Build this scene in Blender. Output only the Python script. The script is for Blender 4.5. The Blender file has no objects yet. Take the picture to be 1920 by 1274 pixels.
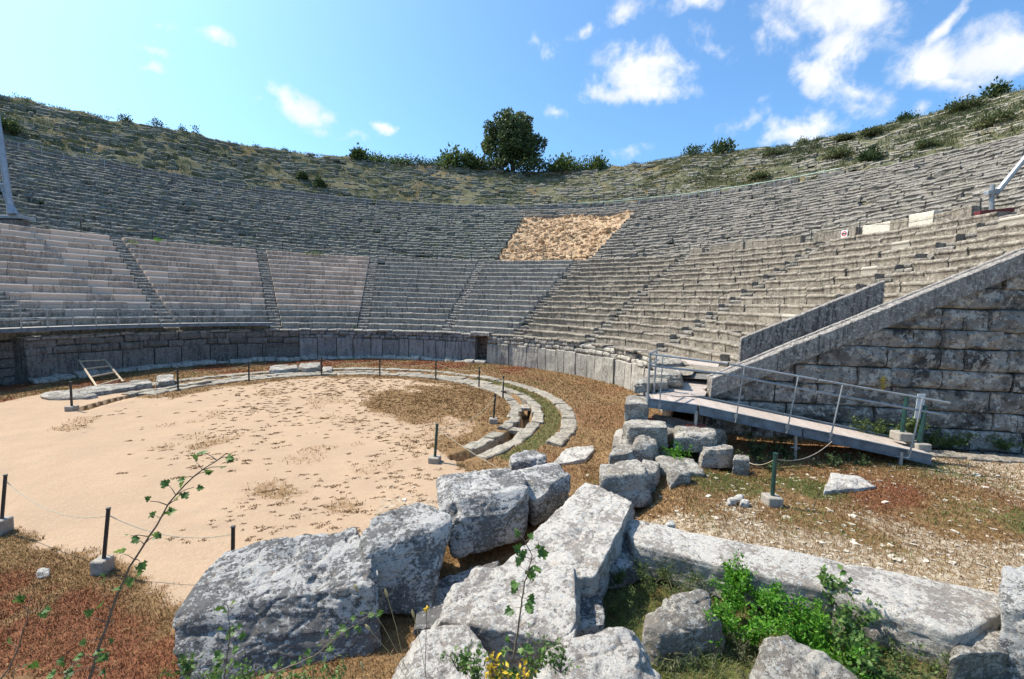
import bpy, bmesh, math, random
import numpy as np
from mathutils import Vector, Matrix

rng = np.random.default_rng(7)
random.seed(7)
C = bpy.context.scene.collection
PI = math.pi

# ------------------------------------------------------------------ camera model
CD, CH, PSI, TH, RHO, FPX = 22.2417, 5.0518, .4109, .0813, .0281, 830.32
CAM = np.array([0, -CD, CH])
FH = np.array([math.sin(PSI), math.cos(PSI), 0])
RT = np.array([math.cos(PSI), -math.sin(PSI), 0])

def ray(px, py):
    u, v = px - 960, py - 637
    c, s = math.cos(RHO), math.sin(RHO)
    u, v = u * c + v * s, -u * s + v * c
    xr, yu = u / FPX, -v / FPX
    yf = math.cos(TH) + yu * math.sin(TH)
    return RT * xr + FH * yf + np.array([0, 0, -math.sin(TH) + yu * math.cos(TH)])

def at(px, py, z=0.0):                       # where a sight line meets a level
    d = ray(px, py)
    return CAM + d * ((z - CH) / d[2])

def athd(px, py, hd):                        # ... or a distance straight ahead
    d = ray(px, py)
    return CAM + d * (hd / (d @ FH))

def lathd(p):
    q = np.asarray(p)[..., :2] - CAM[:2]
    return q @ RT[:2], q @ FH[:2]

# ------------------------------------------------------------------ noise
def _h(i, j, k):
    n = (i * 374761393 + j * 668265263 + k * 1440662683) & 0xffffffff
    n = ((n ^ (n >> 13)) * 1274126177) & 0xffffffff
    n = ((n ^ (n >> 15)) * 2246822519) & 0xffffffff
    return ((n ^ (n >> 16)) & 0xffff) / 32767.5 - 1.0

def vnoise(P):
    P = np.asarray(P, float)
    I = np.floor(P).astype(np.int64)
    F = P - I
    F = F * F * F * (F * (F * 6 - 15) + 10)
    i, j, k = I[..., 0], I[..., 1], I[..., 2]
    x, y, z = F[..., 0], F[..., 1], F[..., 2]
    r = 0
    for a in (0, 1):
        for b in (0, 1):
            for c in (0, 1):
                w = (x if a else 1 - x) * (y if b else 1 - y) * (z if c else 1 - z)
                r = r + w * _h(i + a, j + b, k + c)
    return r

def fbm(P, o=4, g=.5):
    P = np.asarray(P, float)
    r, a = 0, 1.0
    for q in range(o):
        r = r + a * vnoise(P + 17.3 * q)
        P = P * 2.03
        a *= g
    return r

def sstep(a, b, x):
    t = np.clip((np.asarray(x, float) - a) / (b - a), 0, 1)
    return t * t * (3 - 2 * t)

# ------------------------------------------------------------------ mesh collecting
class MB:
    def __init__(s):
        s.v, s.f, s.t, s.n = [], [], [], 0

    def add(s, v, faces, tone=(.5, 0, .5, 1)):
        v = np.asarray(v, float).reshape(-1, 3)
        for f in faces:
            if isinstance(f, np.ndarray):
                s.f.append(f + s.n)
            else:
                s.f.append(np.asarray([f]) + s.n)
        t = np.asarray(tone, float)
        if t.ndim == 1:
            t = np.tile(t, (len(v), 1))
        s.v.append(v); s.t.append(t); s.n += len(v)

    def build(s, name, mat, parent=None, smooth=False):
        me = bpy.data.meshes.new(name)
        v = np.concatenate(s.v)
        if parent is not None:
            off = np.zeros(3); p = parent
            while p is not None:
                off += np.array(p.location); p = p.parent
            v = v - off
        li = np.concatenate([f.ravel() for f in s.f])
        tot = np.concatenate([np.full(len(f), f.shape[1]) for f in s.f])
        st = np.concatenate([[0], np.cumsum(tot)[:-1]])
        me.vertices.add(len(v)); me.vertices.foreach_set('co', v.ravel().astype(np.float32))
        me.loops.add(len(li)); me.loops.foreach_set('vertex_index', li.astype(np.int32))
        me.polygons.add(len(tot))
        me.polygons.foreach_set('loop_start', st.astype(np.int32))
        me.polygons.foreach_set('loop_total', tot.astype(np.int32))
        me.polygons.foreach_set('use_smooth', np.full(len(tot), smooth))
        a = me.attributes.new('tone', 'FLOAT_COLOR', 'POINT')
        a.data.foreach_set('color', np.concatenate(s.t).ravel().astype(np.float32))
        me.update(calc_edges=True)
        me.validate()
        if mat: me.materials.append(mat)
        o = bpy.data.objects.new(name, me)
        C.objects.link(o)
        if parent is not None: o.parent = parent
        return o

def tag(o, label=None, cat=None, group=None, kind=None):
    if label: o['label'] = label
    if cat: o['category'] = cat
    if group: o['group'] = group
    if kind: o['kind'] = kind
    return o

def empty(name, loc, label, cat, group=None):
    o = bpy.data.objects.new(name, None); C.objects.link(o)
    o.location = tuple(loc); o.empty_display_size = .2
    return tag(o, label, cat, group)

def pol(az, R, z):
    return np.stack([R * np.sin(az), R * np.cos(az), np.broadcast_to(z, np.shape(R * np.sin(az))) * 1.0], -1)

def grid_faces(n, m, wrap=False):
    i, j = np.meshgrid(np.arange(n - 1), np.arange(m if wrap else m - 1), indexing='ij')
    j2 = (j + 1) % m
    return np.stack([i * m + j, (i + 1) * m + j, (i + 1) * m + j2, i * m + j2], -1).reshape(-1, 4)

def strip_blocks(mb, mapf, sect, s0, s1, L, gap=.02, jr=.015, jz=.012, rough=.015, freq=1.6, miss=0., seg=.4,
                 new=0., endin=.03, rl=.4, w=None, tilt=0., tone3=None, rand=None, oct=2):
    r_ = rand or rng
    sect = np.asarray(sect, float)
    K = len(sect)
    wt = np.ones(K) if w is None else np.asarray(w, float)
    cen = sect.mean(0)
    s = s0
    while s < s1 - .12:
        l = L * (1 + r_.uniform(-rl, rl))
        if s1 - (s + l) < .45 * L: l = s1 - s
        if r_.random() < miss:
            s += l; continue
        a, b = s + gap / 2, s + l - gap / 2
        ns = max(2, int((b - a) / seg) + 1)
        e = min(endin, (b - a) * .3)
        st = np.concatenate([[a], np.linspace(a + e, b - e, ns), [b]])
        isnew = r_.random() < new
        q = .25 if isnew else 1.
        sec = sect.copy()
        sec[:, 0] += r_.normal() * jr * q
        sec[wt > 0, 1] += r_.normal() * jz * q
        G = np.repeat(sec[None], len(st), 0)
        for i in (0, -1):
            G[i] = cen + (G[i] - cen) * (1 - .9 * e / max(.1, np.ptp(sect[:, 1])))
        G[..., 1] += wt * (tilt * r_.normal() * (st[:, None] - (a + b) / 2))
        P = np.stack([np.repeat(st[:, None], K, 1) * freq + s0 * 3.1, G[..., 0] * freq + r_.uniform(0, 90),
                      G[..., 1] * freq * 1.5 + r_.uniform(0, 90)], -1)
        nz = fbm(P, oct); nz2 = fbm(P + 41.7, oct)
        G[..., 0] += nz * rough * wt * q
        G[..., 1] += nz2 * rough * .8 * wt * q
        V = mapf(np.repeat(st[:, None], K, 1), G[..., 0], G[..., 1])
        n = len(st)
        mb.add(V, [grid_faces(n, K), np.arange(K)[None], (np.arange(K) + (n - 1) * K)[None]],
               (r_.random(), 1. if isnew else 0., r_.random() if tone3 is None else tone3, 1))
        s += l

def tube(mb, pts, r, k=7, tone=(.5, 0, .5, 1)):
    pts = np.asarray(pts, float)
    n = len(pts)
    rr = np.broadcast_to(r, (n,))
    T = np.gradient(pts, axis=0); T /= np.linalg.norm(T, axis=1)[:, None] + 1e-9
    up = np.array([0, 0, 1.]) if abs(T[0][2]) < .9 else np.array([1., 0, 0])
    V = []
    for i in range(n):
        a = np.cross(T[i], up); a /= np.linalg.norm(a) + 1e-9
        b = np.cross(a, T[i])
        th = np.arange(k) * 2 * PI / k
        V.append(pts[i] + rr[i] * (np.cos(th)[:, None] * a + np.sin(th)[:, None] * b))
    mb.add(np.concatenate(V), [grid_faces(n, k, True), np.arange(k)[None], (np.arange(k) + (n - 1) * k)[None]], tone)

_cb = {}
def cubegrid(n):
    if n not in _cb:
        t = np.linspace(-1, 1, n + 1)
        vs, fs, idx = [], [], {}
        for ax in range(3):
            for sg in (-1, 1):
                ids = np.zeros((n + 1, n + 1), int)
                for i in range(n + 1):
                    for j in range(n + 1):
                        p = [0, 0, 0]
                        p[ax] = sg; p[(ax + 1) % 3] = t[i]; p[(ax + 2) % 3] = t[j]
                        key = tuple(round(x, 5) for x in p)
                        if key not in idx:
                            idx[key] = len(vs); vs.append(p)
                        ids[i, j] = idx[key]
                f = np.stack([ids[:-1, :-1], ids[1:, :-1], ids[1:, 1:], ids[:-1, 1:]], -1).reshape(-1, 4)
                fs.append(f if sg > 0 else f[:, ::-1])
        _cb[n] = (np.array(vs, float), np.concatenate(fs))
    return _cb[n]

def trilin(p, T, B):                        # T, B: far-left, far-right, near-right, near-left
    x, y, z = [(p[:, i:i + 1] + 1) / 2 for i in range(3)]
    def q(Q): return (1 - x) * y * Q[0] + x * y * Q[1] + x * (1 - y) * Q[2] + (1 - x) * (1 - y) * Q[3]
    return q(B) * (1 - z) + q(T) * z

def box(mb, o, ex, ey, ez, bev=.012, tone=(.5, 0, .5, 1)):    # chamfered box from a corner and three edges
    o, ex, ey, ez = [np.asarray(a, float) for a in (o, ex, ey, ez)]
    L = [np.linalg.norm(a) for a in (ex, ey, ez)]
    V, cs = [], {}
    c = o + (ex + ey + ez) / 2
    E = [ex, ey, ez]
    for sx in (-1, 1):
        for sy in (-1, 1):
            for sz in (-1, 1):
                sg = (sx, sy, sz)
                for ax in range(3):
                    p = c.copy()
                    for a in range(3):
                        k = 1 if a == ax else 1 - 2 * min(bev, L[a] * .3) / L[a]
                        p = p + E[a] / 2 * sg[a] * k
                    cs[(sg, ax)] = len(V); V.append(p)
    F4, F3 = [], []
    for ax in range(3):
        b, d = (ax + 1) % 3, (ax + 2) % 3
        for s in (-1, 1):
            q = []
            for (u, w) in ((-1, -1), (1, -1), (1, 1), (-1, 1)):
                sg = [0, 0, 0]; sg[ax] = s; sg[b] = u; sg[d] = w
                q.append(cs[(tuple(sg), ax)])
            F4.append(q if s > 0 else q[::-1])
        for u in (-1, 1):
            for w in (-1, 1):
                q = []
                for s in (-1, 1):
                    sg = [0, 0, 0]; sg[ax] = s; sg[b] = u; sg[d] = w
                    q.append((cs[(tuple(sg), b)], cs[(tuple(sg), d)]))
                f = [q[0][0], q[1][0], q[1][1], q[0][1]]
                F4.append(f if u * w < 0 else f[::-1])
    for sx in (-1, 1):
        for sy in (-1, 1):
            for sz in (-1, 1):
                f = [cs[((sx, sy, sz), a)] for a in range(3)]
                F3.append(f if sx * sy * sz > 0 else f[::-1])
    mb.add(V, [np.array(F4), np.array(F3)], tone)

def obox(mb, p, q, wv, hv, **k):            # box along p -> q, width vector and height vector
    box(mb, p, np.asarray(q) - p, wv, hv, **k)

# blades and leaves, all at once
def blades(mb, P, h, lean, wid, pal_rand=None, up=None):
    P = np.asarray(P, float); n = len(P)
    h = np.broadcast_to(h, (n,)); wid = np.broadcast_to(wid, (n,))
    a = rng.uniform(0, 2 * PI, n)
    d = np.stack([np.cos(a), np.sin(a), np.zeros(n)], 1)
    sd = np.stack([-np.sin(a + .6), np.cos(a + .6), np.zeros(n)], 1)
    ln = rng.uniform(.2, 1, n) * lean
    mid = P + d * (h * ln * .35)[:, None] + np.array([0, 0, 1.]) * (h * .6)[:, None]
    tip = P + d * (h * ln)[:, None] + np.array([0, 0, 1.]) * (h * (1 - .35 * ln))[:, None]
    V = np.stack([P - sd * wid[:, None] / 2, P + sd * wid[:, None] / 2, mid + sd * wid[:, None] * .35, tip, mid - sd * wid[:, None] * .35], 1).reshape(-1, 3)
    F = (np.arange(n) * 5)[:, None] + np.arange(5)[None]
    t = rng.random(n) if pal_rand is None else pal_rand
    tone = np.repeat(np.stack([t, np.zeros(n), rng.random(n), np.ones(n)], 1), 5, 0)
    mb.add(V, [F], tone)

def leaves(mb, P, D, size, tone1=None, asp=.5, fold=.25):
    P = np.asarray(P, float); D = np.asarray(D, float); n = len(P)
    size = np.broadcast_to(size, (n,))[:, None]
    D = D / (np.linalg.norm(D, axis=1)[:, None] + 1e-9)
    r = rng.normal(size=(n, 3))
    S = np.cross(D, r); S /= np.linalg.norm(S, axis=1)[:, None] + 1e-9
    N = np.cross(S, D)
    V = np.stack([P, P + D * size * .5 + S * size * asp * .5 + N * size * fold * .3, P + D * size, P + D * size * .5 - S * size * asp * .5 + N * size * fold * .3], 1).reshape(-1, 3)
    b = (np.arange(n) * 4)[:, None]
    t = rng.random(n) if tone1 is None else tone1
    tone = np.repeat(np.stack([t, np.zeros(n), rng.random(n), np.ones(n)], 1), 4, 0)
    mb.add(V, [b + np.array([[0, 1, 2]]), b + np.array([[0, 2, 3]])], tone)

def lobed(mb, p, d, nrm, size, tone=(.5, 0, .5, 1)):      # a toothed, five-lobed leaf
    d = np.asarray(d, float); d /= np.linalg.norm(d)
    s = np.cross(nrm, d); s /= np.linalg.norm(s) + 1e-9
    n = np.cross(d, s)
    pr = [(0, 0), (.25, .28), (.12, .42), (.5, .5), (.45, .3), (.78, .3), (.72, .16), (1, 0)]
    pts = pr + [(x, -y) for x, y in pr[-2:0:-1]]
    mid = [(.4, 0)]
    V = [p + size * (d * x + s * y * 1.05 + n * (abs(y) * .28 - x * x * .18)) for x, y in pts + mid]
    k = len(pts)
    mb.add(V, [np.array([[i, (i + 1) % k, k] for i in range(k)])], tone)

# ------------------------------------------------------------------ materials
def mat_new(name):
    m = bpy.data.materials.new(name); m.use_nodes = True
    nt = m.node_tree; nt.nodes.clear()
    out = nt.nodes.new('ShaderNodeOutputMaterial'); b = nt.nodes.new('ShaderNodeBsdfPrincipled')
    nt.links.new(b.outputs[0], out.inputs[0])
    return m, nt, b

class NG:
    def __init__(s, nt): s.nt = nt
    def n(s, t, **k):
        nd = s.nt.nodes.new(t)
        for a, b in k.items(): setattr(nd, a, b)
        return nd
    def l(s, a, b): s.nt.links.new(a, b)
    def val(s, sock, v):
        if isinstance(v, (int, float, tuple, list)): sock.default_value = v
        else: s.l(v, sock)
    def pos(s, scale=(1, 1, 1)):
        g = s.n('ShaderNodeNewGeometry')
        m = s.n('ShaderNodeMapping'); m.inputs['Scale'].default_value = scale
        s.l(g.outputs['Position'], m.inputs['Vector']); return m.outputs[0]
    def noise(s, vec, scale, det=5, rough=.6, dist=0.):
        t = s.n('ShaderNodeTexNoise'); s.l(vec, t.inputs['Vector'])
        t.inputs['Scale'].default_value = scale; t.inputs['Detail'].default_value = det
        t.inputs['Roughness'].default_value = rough; t.inputs['Distortion'].default_value = dist
        return t.outputs['Fac']
    def voro(s, vec, scale, feat='F1', out='Distance', rand=1.):
        t = s.n('ShaderNodeTexVoronoi', feature=feat); s.l(vec, t.inputs['Vector'])
        t.inputs['Scale'].default_value = scale; t.inputs['Randomness'].default_value = rand
        return t.outputs[out]
    def ramp(s, f, a, b, lo=0., hi=1.):
        m = s.n('ShaderNodeMapRange', interpolation_type='SMOOTHSTEP'); s.l(f, m.inputs['Value'])
        for i, v in zip(('From Min', 'From Max', 'To Min', 'To Max'), (a, b, lo, hi)): m.inputs[i].default_value = v
        return m.outputs[0]
    def cramp(s, f, stops):
        r = s.n('ShaderNodeValToRGB'); s.l(f, r.inputs[0])
        while len(r.color_ramp.elements) < len(stops): r.color_ramp.elements.new(.5)
        for e, (p, c) in zip(r.color_ramp.elements, stops): e.position = p; e.color = (*c, 1)
        return r.outputs[0]
    def mix(s, f, a, b, mode='MIX'):
        m = s.n('ShaderNodeMix', data_type='RGBA', blend_type=mode)
        s.val(m.inputs[0], f)
        s.val(m.inputs[6], (*a, 1) if isinstance(a, tuple) else a)
        s.val(m.inputs[7], (*b, 1) if isinstance(b, tuple) else b)
        return m.outputs[2]
    def math(s, op, a, b=0.):
        m = s.n('ShaderNodeMath', operation=op); s.val(m.inputs[0], a); s.val(m.inputs[1], b); return m.outputs[0]
    def attr(s, name='tone'):
        a = s.n('ShaderNodeAttribute', attribute_name=name); sp = s.n('ShaderNodeSeparateColor'); s.l(a.outputs['Color'], sp.inputs[0]); return sp.outputs
    def bump(s, h, strength, dist, b, prev=None):
        n = s.n('ShaderNodeBump'); n.inputs['Strength'].default_value = strength; n.inputs['Distance'].default_value = dist
        s.l(h, n.inputs['Height'])
        if prev is not None: s.l(prev, n.inputs['Normal'])
        if b is not None: s.l(n.outputs[0], b.inputs['Normal'])
        return n.outputs[0]

def stone_mat(name, c1, c2, stain, newc=(.5, .45, .4), stain_amt=.6, streak=True, lich=(.5, .48, .44), lich_amt=.35, sc=1.0, bump=.5, moss=None, soil=None):
    m, nt, b = mat_new(name); g = NG(nt)
    p = g.pos(); ps = g.pos((2.2, 2.2, .35))
    t = g.attr()
    col = g.mix(t[0], c1, c2)
    n1 = g.noise(p, .55 * sc, 6, .65)
    col = g.mix(g.ramp(n1, .35, .7, 0, .55), col, tuple(x * .72 for x in c1))
    n2 = g.noise(ps if streak else p, 2.2 * sc, 6, .7)
    st = g.math('MULTIPLY', g.ramp(n2, .46, .6), stain_amt)
    st = g.math('MULTIPLY', st, g.ramp(t[2], -.2, .8, .35, 1))
    col = g.mix(st, col, stain)
    n3 = g.noise(p, 5.5 * sc, 5, .75)
    col = g.mix(g.math('MULTIPLY', g.ramp(n3, .52, .58), lich_amt), col, lich)
    n5 = g.noise(p, 13 * sc, 3, .7)
    col = g.mix(g.math('MULTIPLY', g.ramp(n5, .54, .62), .6), col, tuple(x * .5 for x in stain))
    if moss:
        n4 = g.noise(p, .9, 5, .7)
        col = g.mix(g.ramp(n4, .52, .66, 0, moss[3]), col, tuple(moss[:3]))
    nw = g.mix(g.noise(p, 1.2, 4), tuple(x * .86 for x in newc), newc)
    col = g.mix(t[1], col, nw)
    g.l(col, b.inputs['Base Color'])
    b.inputs['Roughness'].default_value = .9
    b.inputs['Specular IOR Level'].default_value = .2
    hb = g.math('ADD', g.math('MULTIPLY', n3, .6), g.math('ADD', n2, n5))
    g.bump(hb, bump, .05, b)
    return m

def rock_mat(name, base, light, dark, sc=1.0, dk=.5, cov=0.):
    m, nt, b = mat_new(name); g = NG(nt)
    p = g.pos()
    big = g.noise(p, 1.1 * sc, 5, .6)
    fine = g.noise(p, 26 * sc, 4, .75)
    mid = g.noise(g.pos((1, 1, 1.5)), 6.5 * sc, 10, .8)
    col = g.mix(g.ramp(big, .35, .65), base, tuple(x * .66 for x in base))
    col = g.mix(g.ramp(fine, .42, .62, 0, .45), col, tuple(x * .6 for x in base))
    crust = g.ramp(g.math('ADD', mid, g.math('MULTIPLY', g.math('SUBTRACT', big, .5), .7)), .505 + cov, .55 + cov)
    col = g.mix(g.math('MULTIPLY', crust, .9), col, g.mix(g.ramp(fine, .4, .6), light, tuple(x * .72 for x in light)))
    for k, (s_, w) in enumerate(((5.5, .26), (10, .24))):
        v = g.n('ShaderNodeTexVoronoi'); vv = g.n('ShaderNodeVectorMath', operation='ADD'); nz = g.n('ShaderNodeTexNoise'); nz.inputs['Scale'].default_value = 14 * sc
        sc_ = g.n('ShaderNodeVectorMath', operation='SCALE'); g.l(p, nz.inputs['Vector']); g.l(nz.outputs['Color'], sc_.inputs[0]); sc_.inputs['Scale'].default_value = .09
        g.l(p, vv.inputs[0]); g.l(sc_.outputs[0], vv.inputs[1]); g.l(vv.outputs[0], v.inputs['Vector']); v.inputs['Scale'].default_value = s_ * sc
        sp = g.n('ShaderNodeSeparateColor'); g.l(v.outputs['Color'], sp.inputs[0])
        spot = g.math('MULTIPLY', g.ramp(v.outputs['Distance'], w + .05, w), g.ramp(sp.outputs[k], .55, .6))
        col = g.mix(g.math('MULTIPLY', spot, .75), col, (.60, .585, .55) if k else (.40, .40, .39))
    d1 = g.noise(g.pos((1, 1, 2.2)), 4.5 * sc, 10, .78)
    col = g.mix(g.math('MULTIPLY', g.ramp(d1, .575, .615), dk), col, dark)
    pits = g.math('MULTIPLY', g.ramp(g.voro(g.pos((1, 1, 1.4)), 19 * sc), .2, .1), g.ramp(g.noise(p, 2.1 * sc, 3), .5, .56))
    col = g.mix(pits, col, (.025, .025, .028))
    col = g.mix(g.ramp(g.noise(p, 2.9 * sc, 5, .7), .56, .68, 0, .35), col, (.40, .29, .2))
    g.l(col, b.inputs['Base Color'])
    b.inputs['Roughness'].default_value = .92; b.inputs['Specular IOR Level'].default_value = .15
    h = g.math('ADD', mid, g.math('ADD', g.math('MULTIPLY', fine, .45), g.math('MULTIPLY', d1, -.9)))
    h = g.math('SUBTRACT', h, g.math('MULTIPLY', pits, .5))
    g.bump(h, 1.0, .05, b)
    return m

def leaf_mat(name, stops, trans=.25, rough=.55):
    m, nt, b = mat_new(name); g = NG(nt)
    t = g.attr()
    g.l(g.cramp(t[0], stops), b.inputs['Base Color'])
    b.inputs['Roughness'].default_value = rough; b.inputs['Specular IOR Level'].default_value = .25
    if trans:
        tr = g.n('ShaderNodeBsdfTranslucent'); mx = g.n('ShaderNodeMixShader'); mx.inputs[0].default_value = trans
        g.l(g.cramp(t[0], [(s, (c[0] * 1.3, c[1] * 1.3, c[2])) for s, c in stops]), tr.inputs[0])
        out = [n for n in nt.nodes if n.type == 'OUTPUT_MATERIAL'][0]
        g.l(b.outputs[0], mx.inputs[1]); g.l(tr.outputs[0], mx.inputs[2]); g.l(mx.outputs[0], out.inputs[0])
    return m

def plain_mat(name, col, rough=.6, metal=0., var=.25, sc=6., bump=.15, dirt=None):
    m, nt, b = mat_new(name); g = NG(nt)
    p = g.pos(); n = g.noise(p, sc, 5, .65)
    c = g.mix(g.ramp(n, .3, .7), tuple(x * (1 - var) for x in col), tuple(min(1, x * (1 + var)) for x in col))
    if dirt: c = g.mix(g.ramp(g.noise(p, sc * .4, 5, .7), .5, .68, 0, .7), c, dirt)
    g.l(c, b.inputs['Base Color']); b.inputs['Roughness'].default_value = rough; b.inputs['Metallic'].default_value = metal
    g.bump(n, bump, .01, b)
    return m

M = {}
M['pink_new'] = stone_mat('restored_pink_limestone', (.60, .48, .39), (.47, .38, .31), (.19, .155, .125), (.64, .52, .425), .65, lich=(.62, .54, .46), lich_amt=.35, bump=.5)
M['grey'] = stone_mat('grey_limestone', (.37, .335, .285), (.27, .25, .22), (.085, .08, .075), (.46, .41, .36), .75, lich=(.56, .51, .44), lich_amt=.5)
M['warm'] = stone_mat('sunny_limestone', (.315, .265, .205), (.225, .19, .15), (.085, .073, .06), (.42, .37, .3), .7, lich=(.48, .43, .35), lich_amt=.5)
M['dark'] = stone_mat('lichen_dark_limestone', (.25, .24, .205), (.15, .148, .13), (.045, .045, .043), (.32, .3, .27), .75, streak=False, lich=(.46, .44, .38), lich_amt=.6, moss=(.16, .17, .075, .5))
M['mid'] = stone_mat('weathered_grey_limestone', (.28, .245, .205), (.2, .178, .152), (.07, .064, .056), (.38, .34, .29), .65, streak=False, lich=(.44, .40, .34), lich_amt=.55, moss=(.2, .18, .09, .22))
M['ruin'] = stone_mat('overgrown_limestone', (.26, .25, .2), (.17, .17, .14), (.08, .082, .062), (.5, .46, .4), .6, streak=False, lich=(.42, .4, .34), lich_amt=.45, moss=(.17, .17, .07, .6))
M['ruin_warm'] = stone_mat('overgrown_warm_limestone', (.36, .32, .25), (.25, .22, .17), (.1, .09, .065), (.5, .46, .4), .55, streak=False, lich=(.52, .47, .39), lich_amt=.45, moss=(.2, .165, .075, .8))
M['slab'] = stone_mat('blue_shade_slabs', (.33, .32, .305), (.20, .2, .197), (.065, .066, .068), (.3, .3, .3), .7, lich=(.42, .41, .38), lich_amt=.35)  # same wall stone, with the shade left of the doorway put in its colour
M['slab_lit'] = stone_mat('pale_sunlit_slabs', (.50, .455, .385), (.37, .34, .29), (.14, .128, .11), (.4, .4, .38), .75, lich=(.58, .54, .46), lich_amt=.5)  # sunlit copy of the wall stone, its brightness painted into the colour
M['slab_dark'] = stone_mat('dark_shade_slabs', (.25, .225, .2), (.135, .125, .115), (.04, .038, .037), (.2, .2, .2), .65, lich=(.33, .31, .27), lich_amt=.35)  # darkest copy, left wall's shade in its colour; also dark stone elsewhere
M['ashlar'] = stone_mat('dark_ashlar', (.30, .262, .225), (.19, .17, .15), (.045, .041, .038), (.46, .39, .32), .95, streak=False, lich=(.58, .53, .46), lich_amt=.5, sc=.55, bump=.8)
M['coping'] = stone_mat('pitted_coping_stone', (.34, .30, .265), (.27, .24, .215), (.065, .06, .056), (.45, .42, .38), .8, lich=(.58, .54, .47), lich_amt=.6, sc=1.6, bump=.9)
M['white'] = stone_mat('fresh_white_stone', (.72, .66, .54), (.66, .60, .49), (.42, .37, .3), (.72, .66, .54), .35, lich_amt=.05, bump=.2)
M['kerb'] = stone_mat('pale_kerb_stone', (.36, .31, .24), (.27, .235, .185), (.11, .095, .075), (.42, .37, .3), .6, streak=False, lich=(.48, .43, .35), lich_amt=.5)
M['rock'] = rock_mat('lichen_boulder', (.19, .18, .17), (.64, .605, .56), (.035, .035, .037), 1.7, .85, -.018)
M['rockpale'] = rock_mat('pale_lichen_boulder', (.34, .295, .255), (.72, .66, .58), (.07, .065, .06), 1.8, .7, -.06)
M['rocktan'] = rock_mat('tan_lichen_stone', (.27, .235, .195), (.60, .545, .46), (.065, .06, .052), 2.0, .75, -.015)
M['steel'] = plain_mat('galvanised_steel', (.34, .35, .35), .5, .6, .2, 5, .1)
M['beam'] = plain_mat('dull_zinc_beam', (.13, .165, .20), .5, .3, .35, 3, .1)
M['deckwood'] = plain_mat('weathered_planks', (.42, .34, .28), .85, 0, .22, 9, .3)
M['green_post'] = plain_mat('dark_green_paint', (.012, .045, .035), .45, 0, .3, 8, .1)
M['dark_post'] = plain_mat('black_iron_post', (.022, .024, .024), .5, 0, .3, 8, .1)
M['concrete'] = plain_mat('grey_concrete', (.30, .265, .22), .9, 0, .2, 14, .4, (.25, .21, .17))
M['rust'] = plain_mat('rusty_red_steel', (.23, .06, .035), .7, .1, .3, 9, .2)
M['maroon'] = plain_mat('maroon_painted_steel', (.13, .022, .02), .5, .1, .3, 6, .1)
M['rope'] = plain_mat('tan_rope', (.42, .36, .26), .9, 0, .2, 30, .3)
M['mast'] = plain_mat('blue_grey_mast_steel', (.28, .33, .38), .45, .3, .15, 4, .05)
M['ladderwood'] = plain_mat('pale_ladder_wood', (.5, .38, .25), .8, 0, .2, 10, .2)
M['verd'] = plain_mat('green_rail_paint', (.30, .40, .34), .5, .2, .15, 6, .1)
M['signwhite'] = plain_mat('white_sign_face', (.8, .8, .78), .5, 0, .03, 3, 0)
M['signred'] = plain_mat('red_sign_ring', (.45, .03, .03), .5, 0, .05, 3, 0)
M['signblack'] = plain_mat('black_sign_bar', (.02, .02, .02), .5, 0, .05, 3, 0)
M['plate'] = plain_mat('pale_sign_plate', (.5, .53, .54), .5, .1, .1, 5, .05)
M['bark'] = plain_mat('grey_brown_bark', (.11, .085, .065), .9, 0, .3, 12, .5)
M['stem'] = plain_mat('thin_brown_stem', (.15, .115, .08), .85, 0, .25, 20, .3)
M['dry'] = leaf_mat('dry_grass', [(0, (.135, .074, .03)), (.4, (.245, .14, .058)), (.75, (.33, .215, .09)), (1, (.42, .33, .18))], .15, .8)
M['dryred'] = leaf_mat('red_dry_grass', [(0, (.12, .04, .02)), (.45, (.21, .08, .036)), (.8, (.28, .13, .06)), (1, (.34, .23, .12))], .15, .8)
M['grassgreen'] = leaf_mat('green_grass', [(0, (.06, .095, .02)), (.45, (.12, .165, .035)), (.75, (.2, .22, .07)), (1, (.34, .3, .14))], .25)
M['olive'] = leaf_mat('olive_scrub', [(0, (.06, .075, .036)), (.45, (.11, .128, .056)), (.8, (.165, .17, .08)), (1, (.27, .23, .12))], .2, .7)
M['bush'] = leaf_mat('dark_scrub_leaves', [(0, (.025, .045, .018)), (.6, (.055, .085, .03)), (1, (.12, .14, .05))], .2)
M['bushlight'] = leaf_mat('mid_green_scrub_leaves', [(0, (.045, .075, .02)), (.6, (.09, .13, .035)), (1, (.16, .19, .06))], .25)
M['treeleaf'] = leaf_mat('evergreen_leaves', [(0, (.036, .062, .024)), (.55, (.09, .13, .05)), (1, (.19, .215, .085))], .15)
M['bright'] = leaf_mat('bright_green_leaves', [(0, (.04, .13, .012)), (.5, (.085, .24, .02)), (1, (.19, .36, .04))], .35, .45)
M['lobe'] = leaf_mat('mid_green_lobed_leaves', [(0, (.045, .1, .022)), (.5, (.09, .17, .04)), (1, (.2, .28, .09))], .35, .45)
M['yellow'] = leaf_mat('yellow_leaves', [(0, (.5, .3, .02)), (1, (.75, .55, .05))], .3)
M['straw'] = leaf_mat('straw_seed_heads', [(0, (.4, .33, .16)), (1, (.6, .52, .3))], .3)

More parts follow.
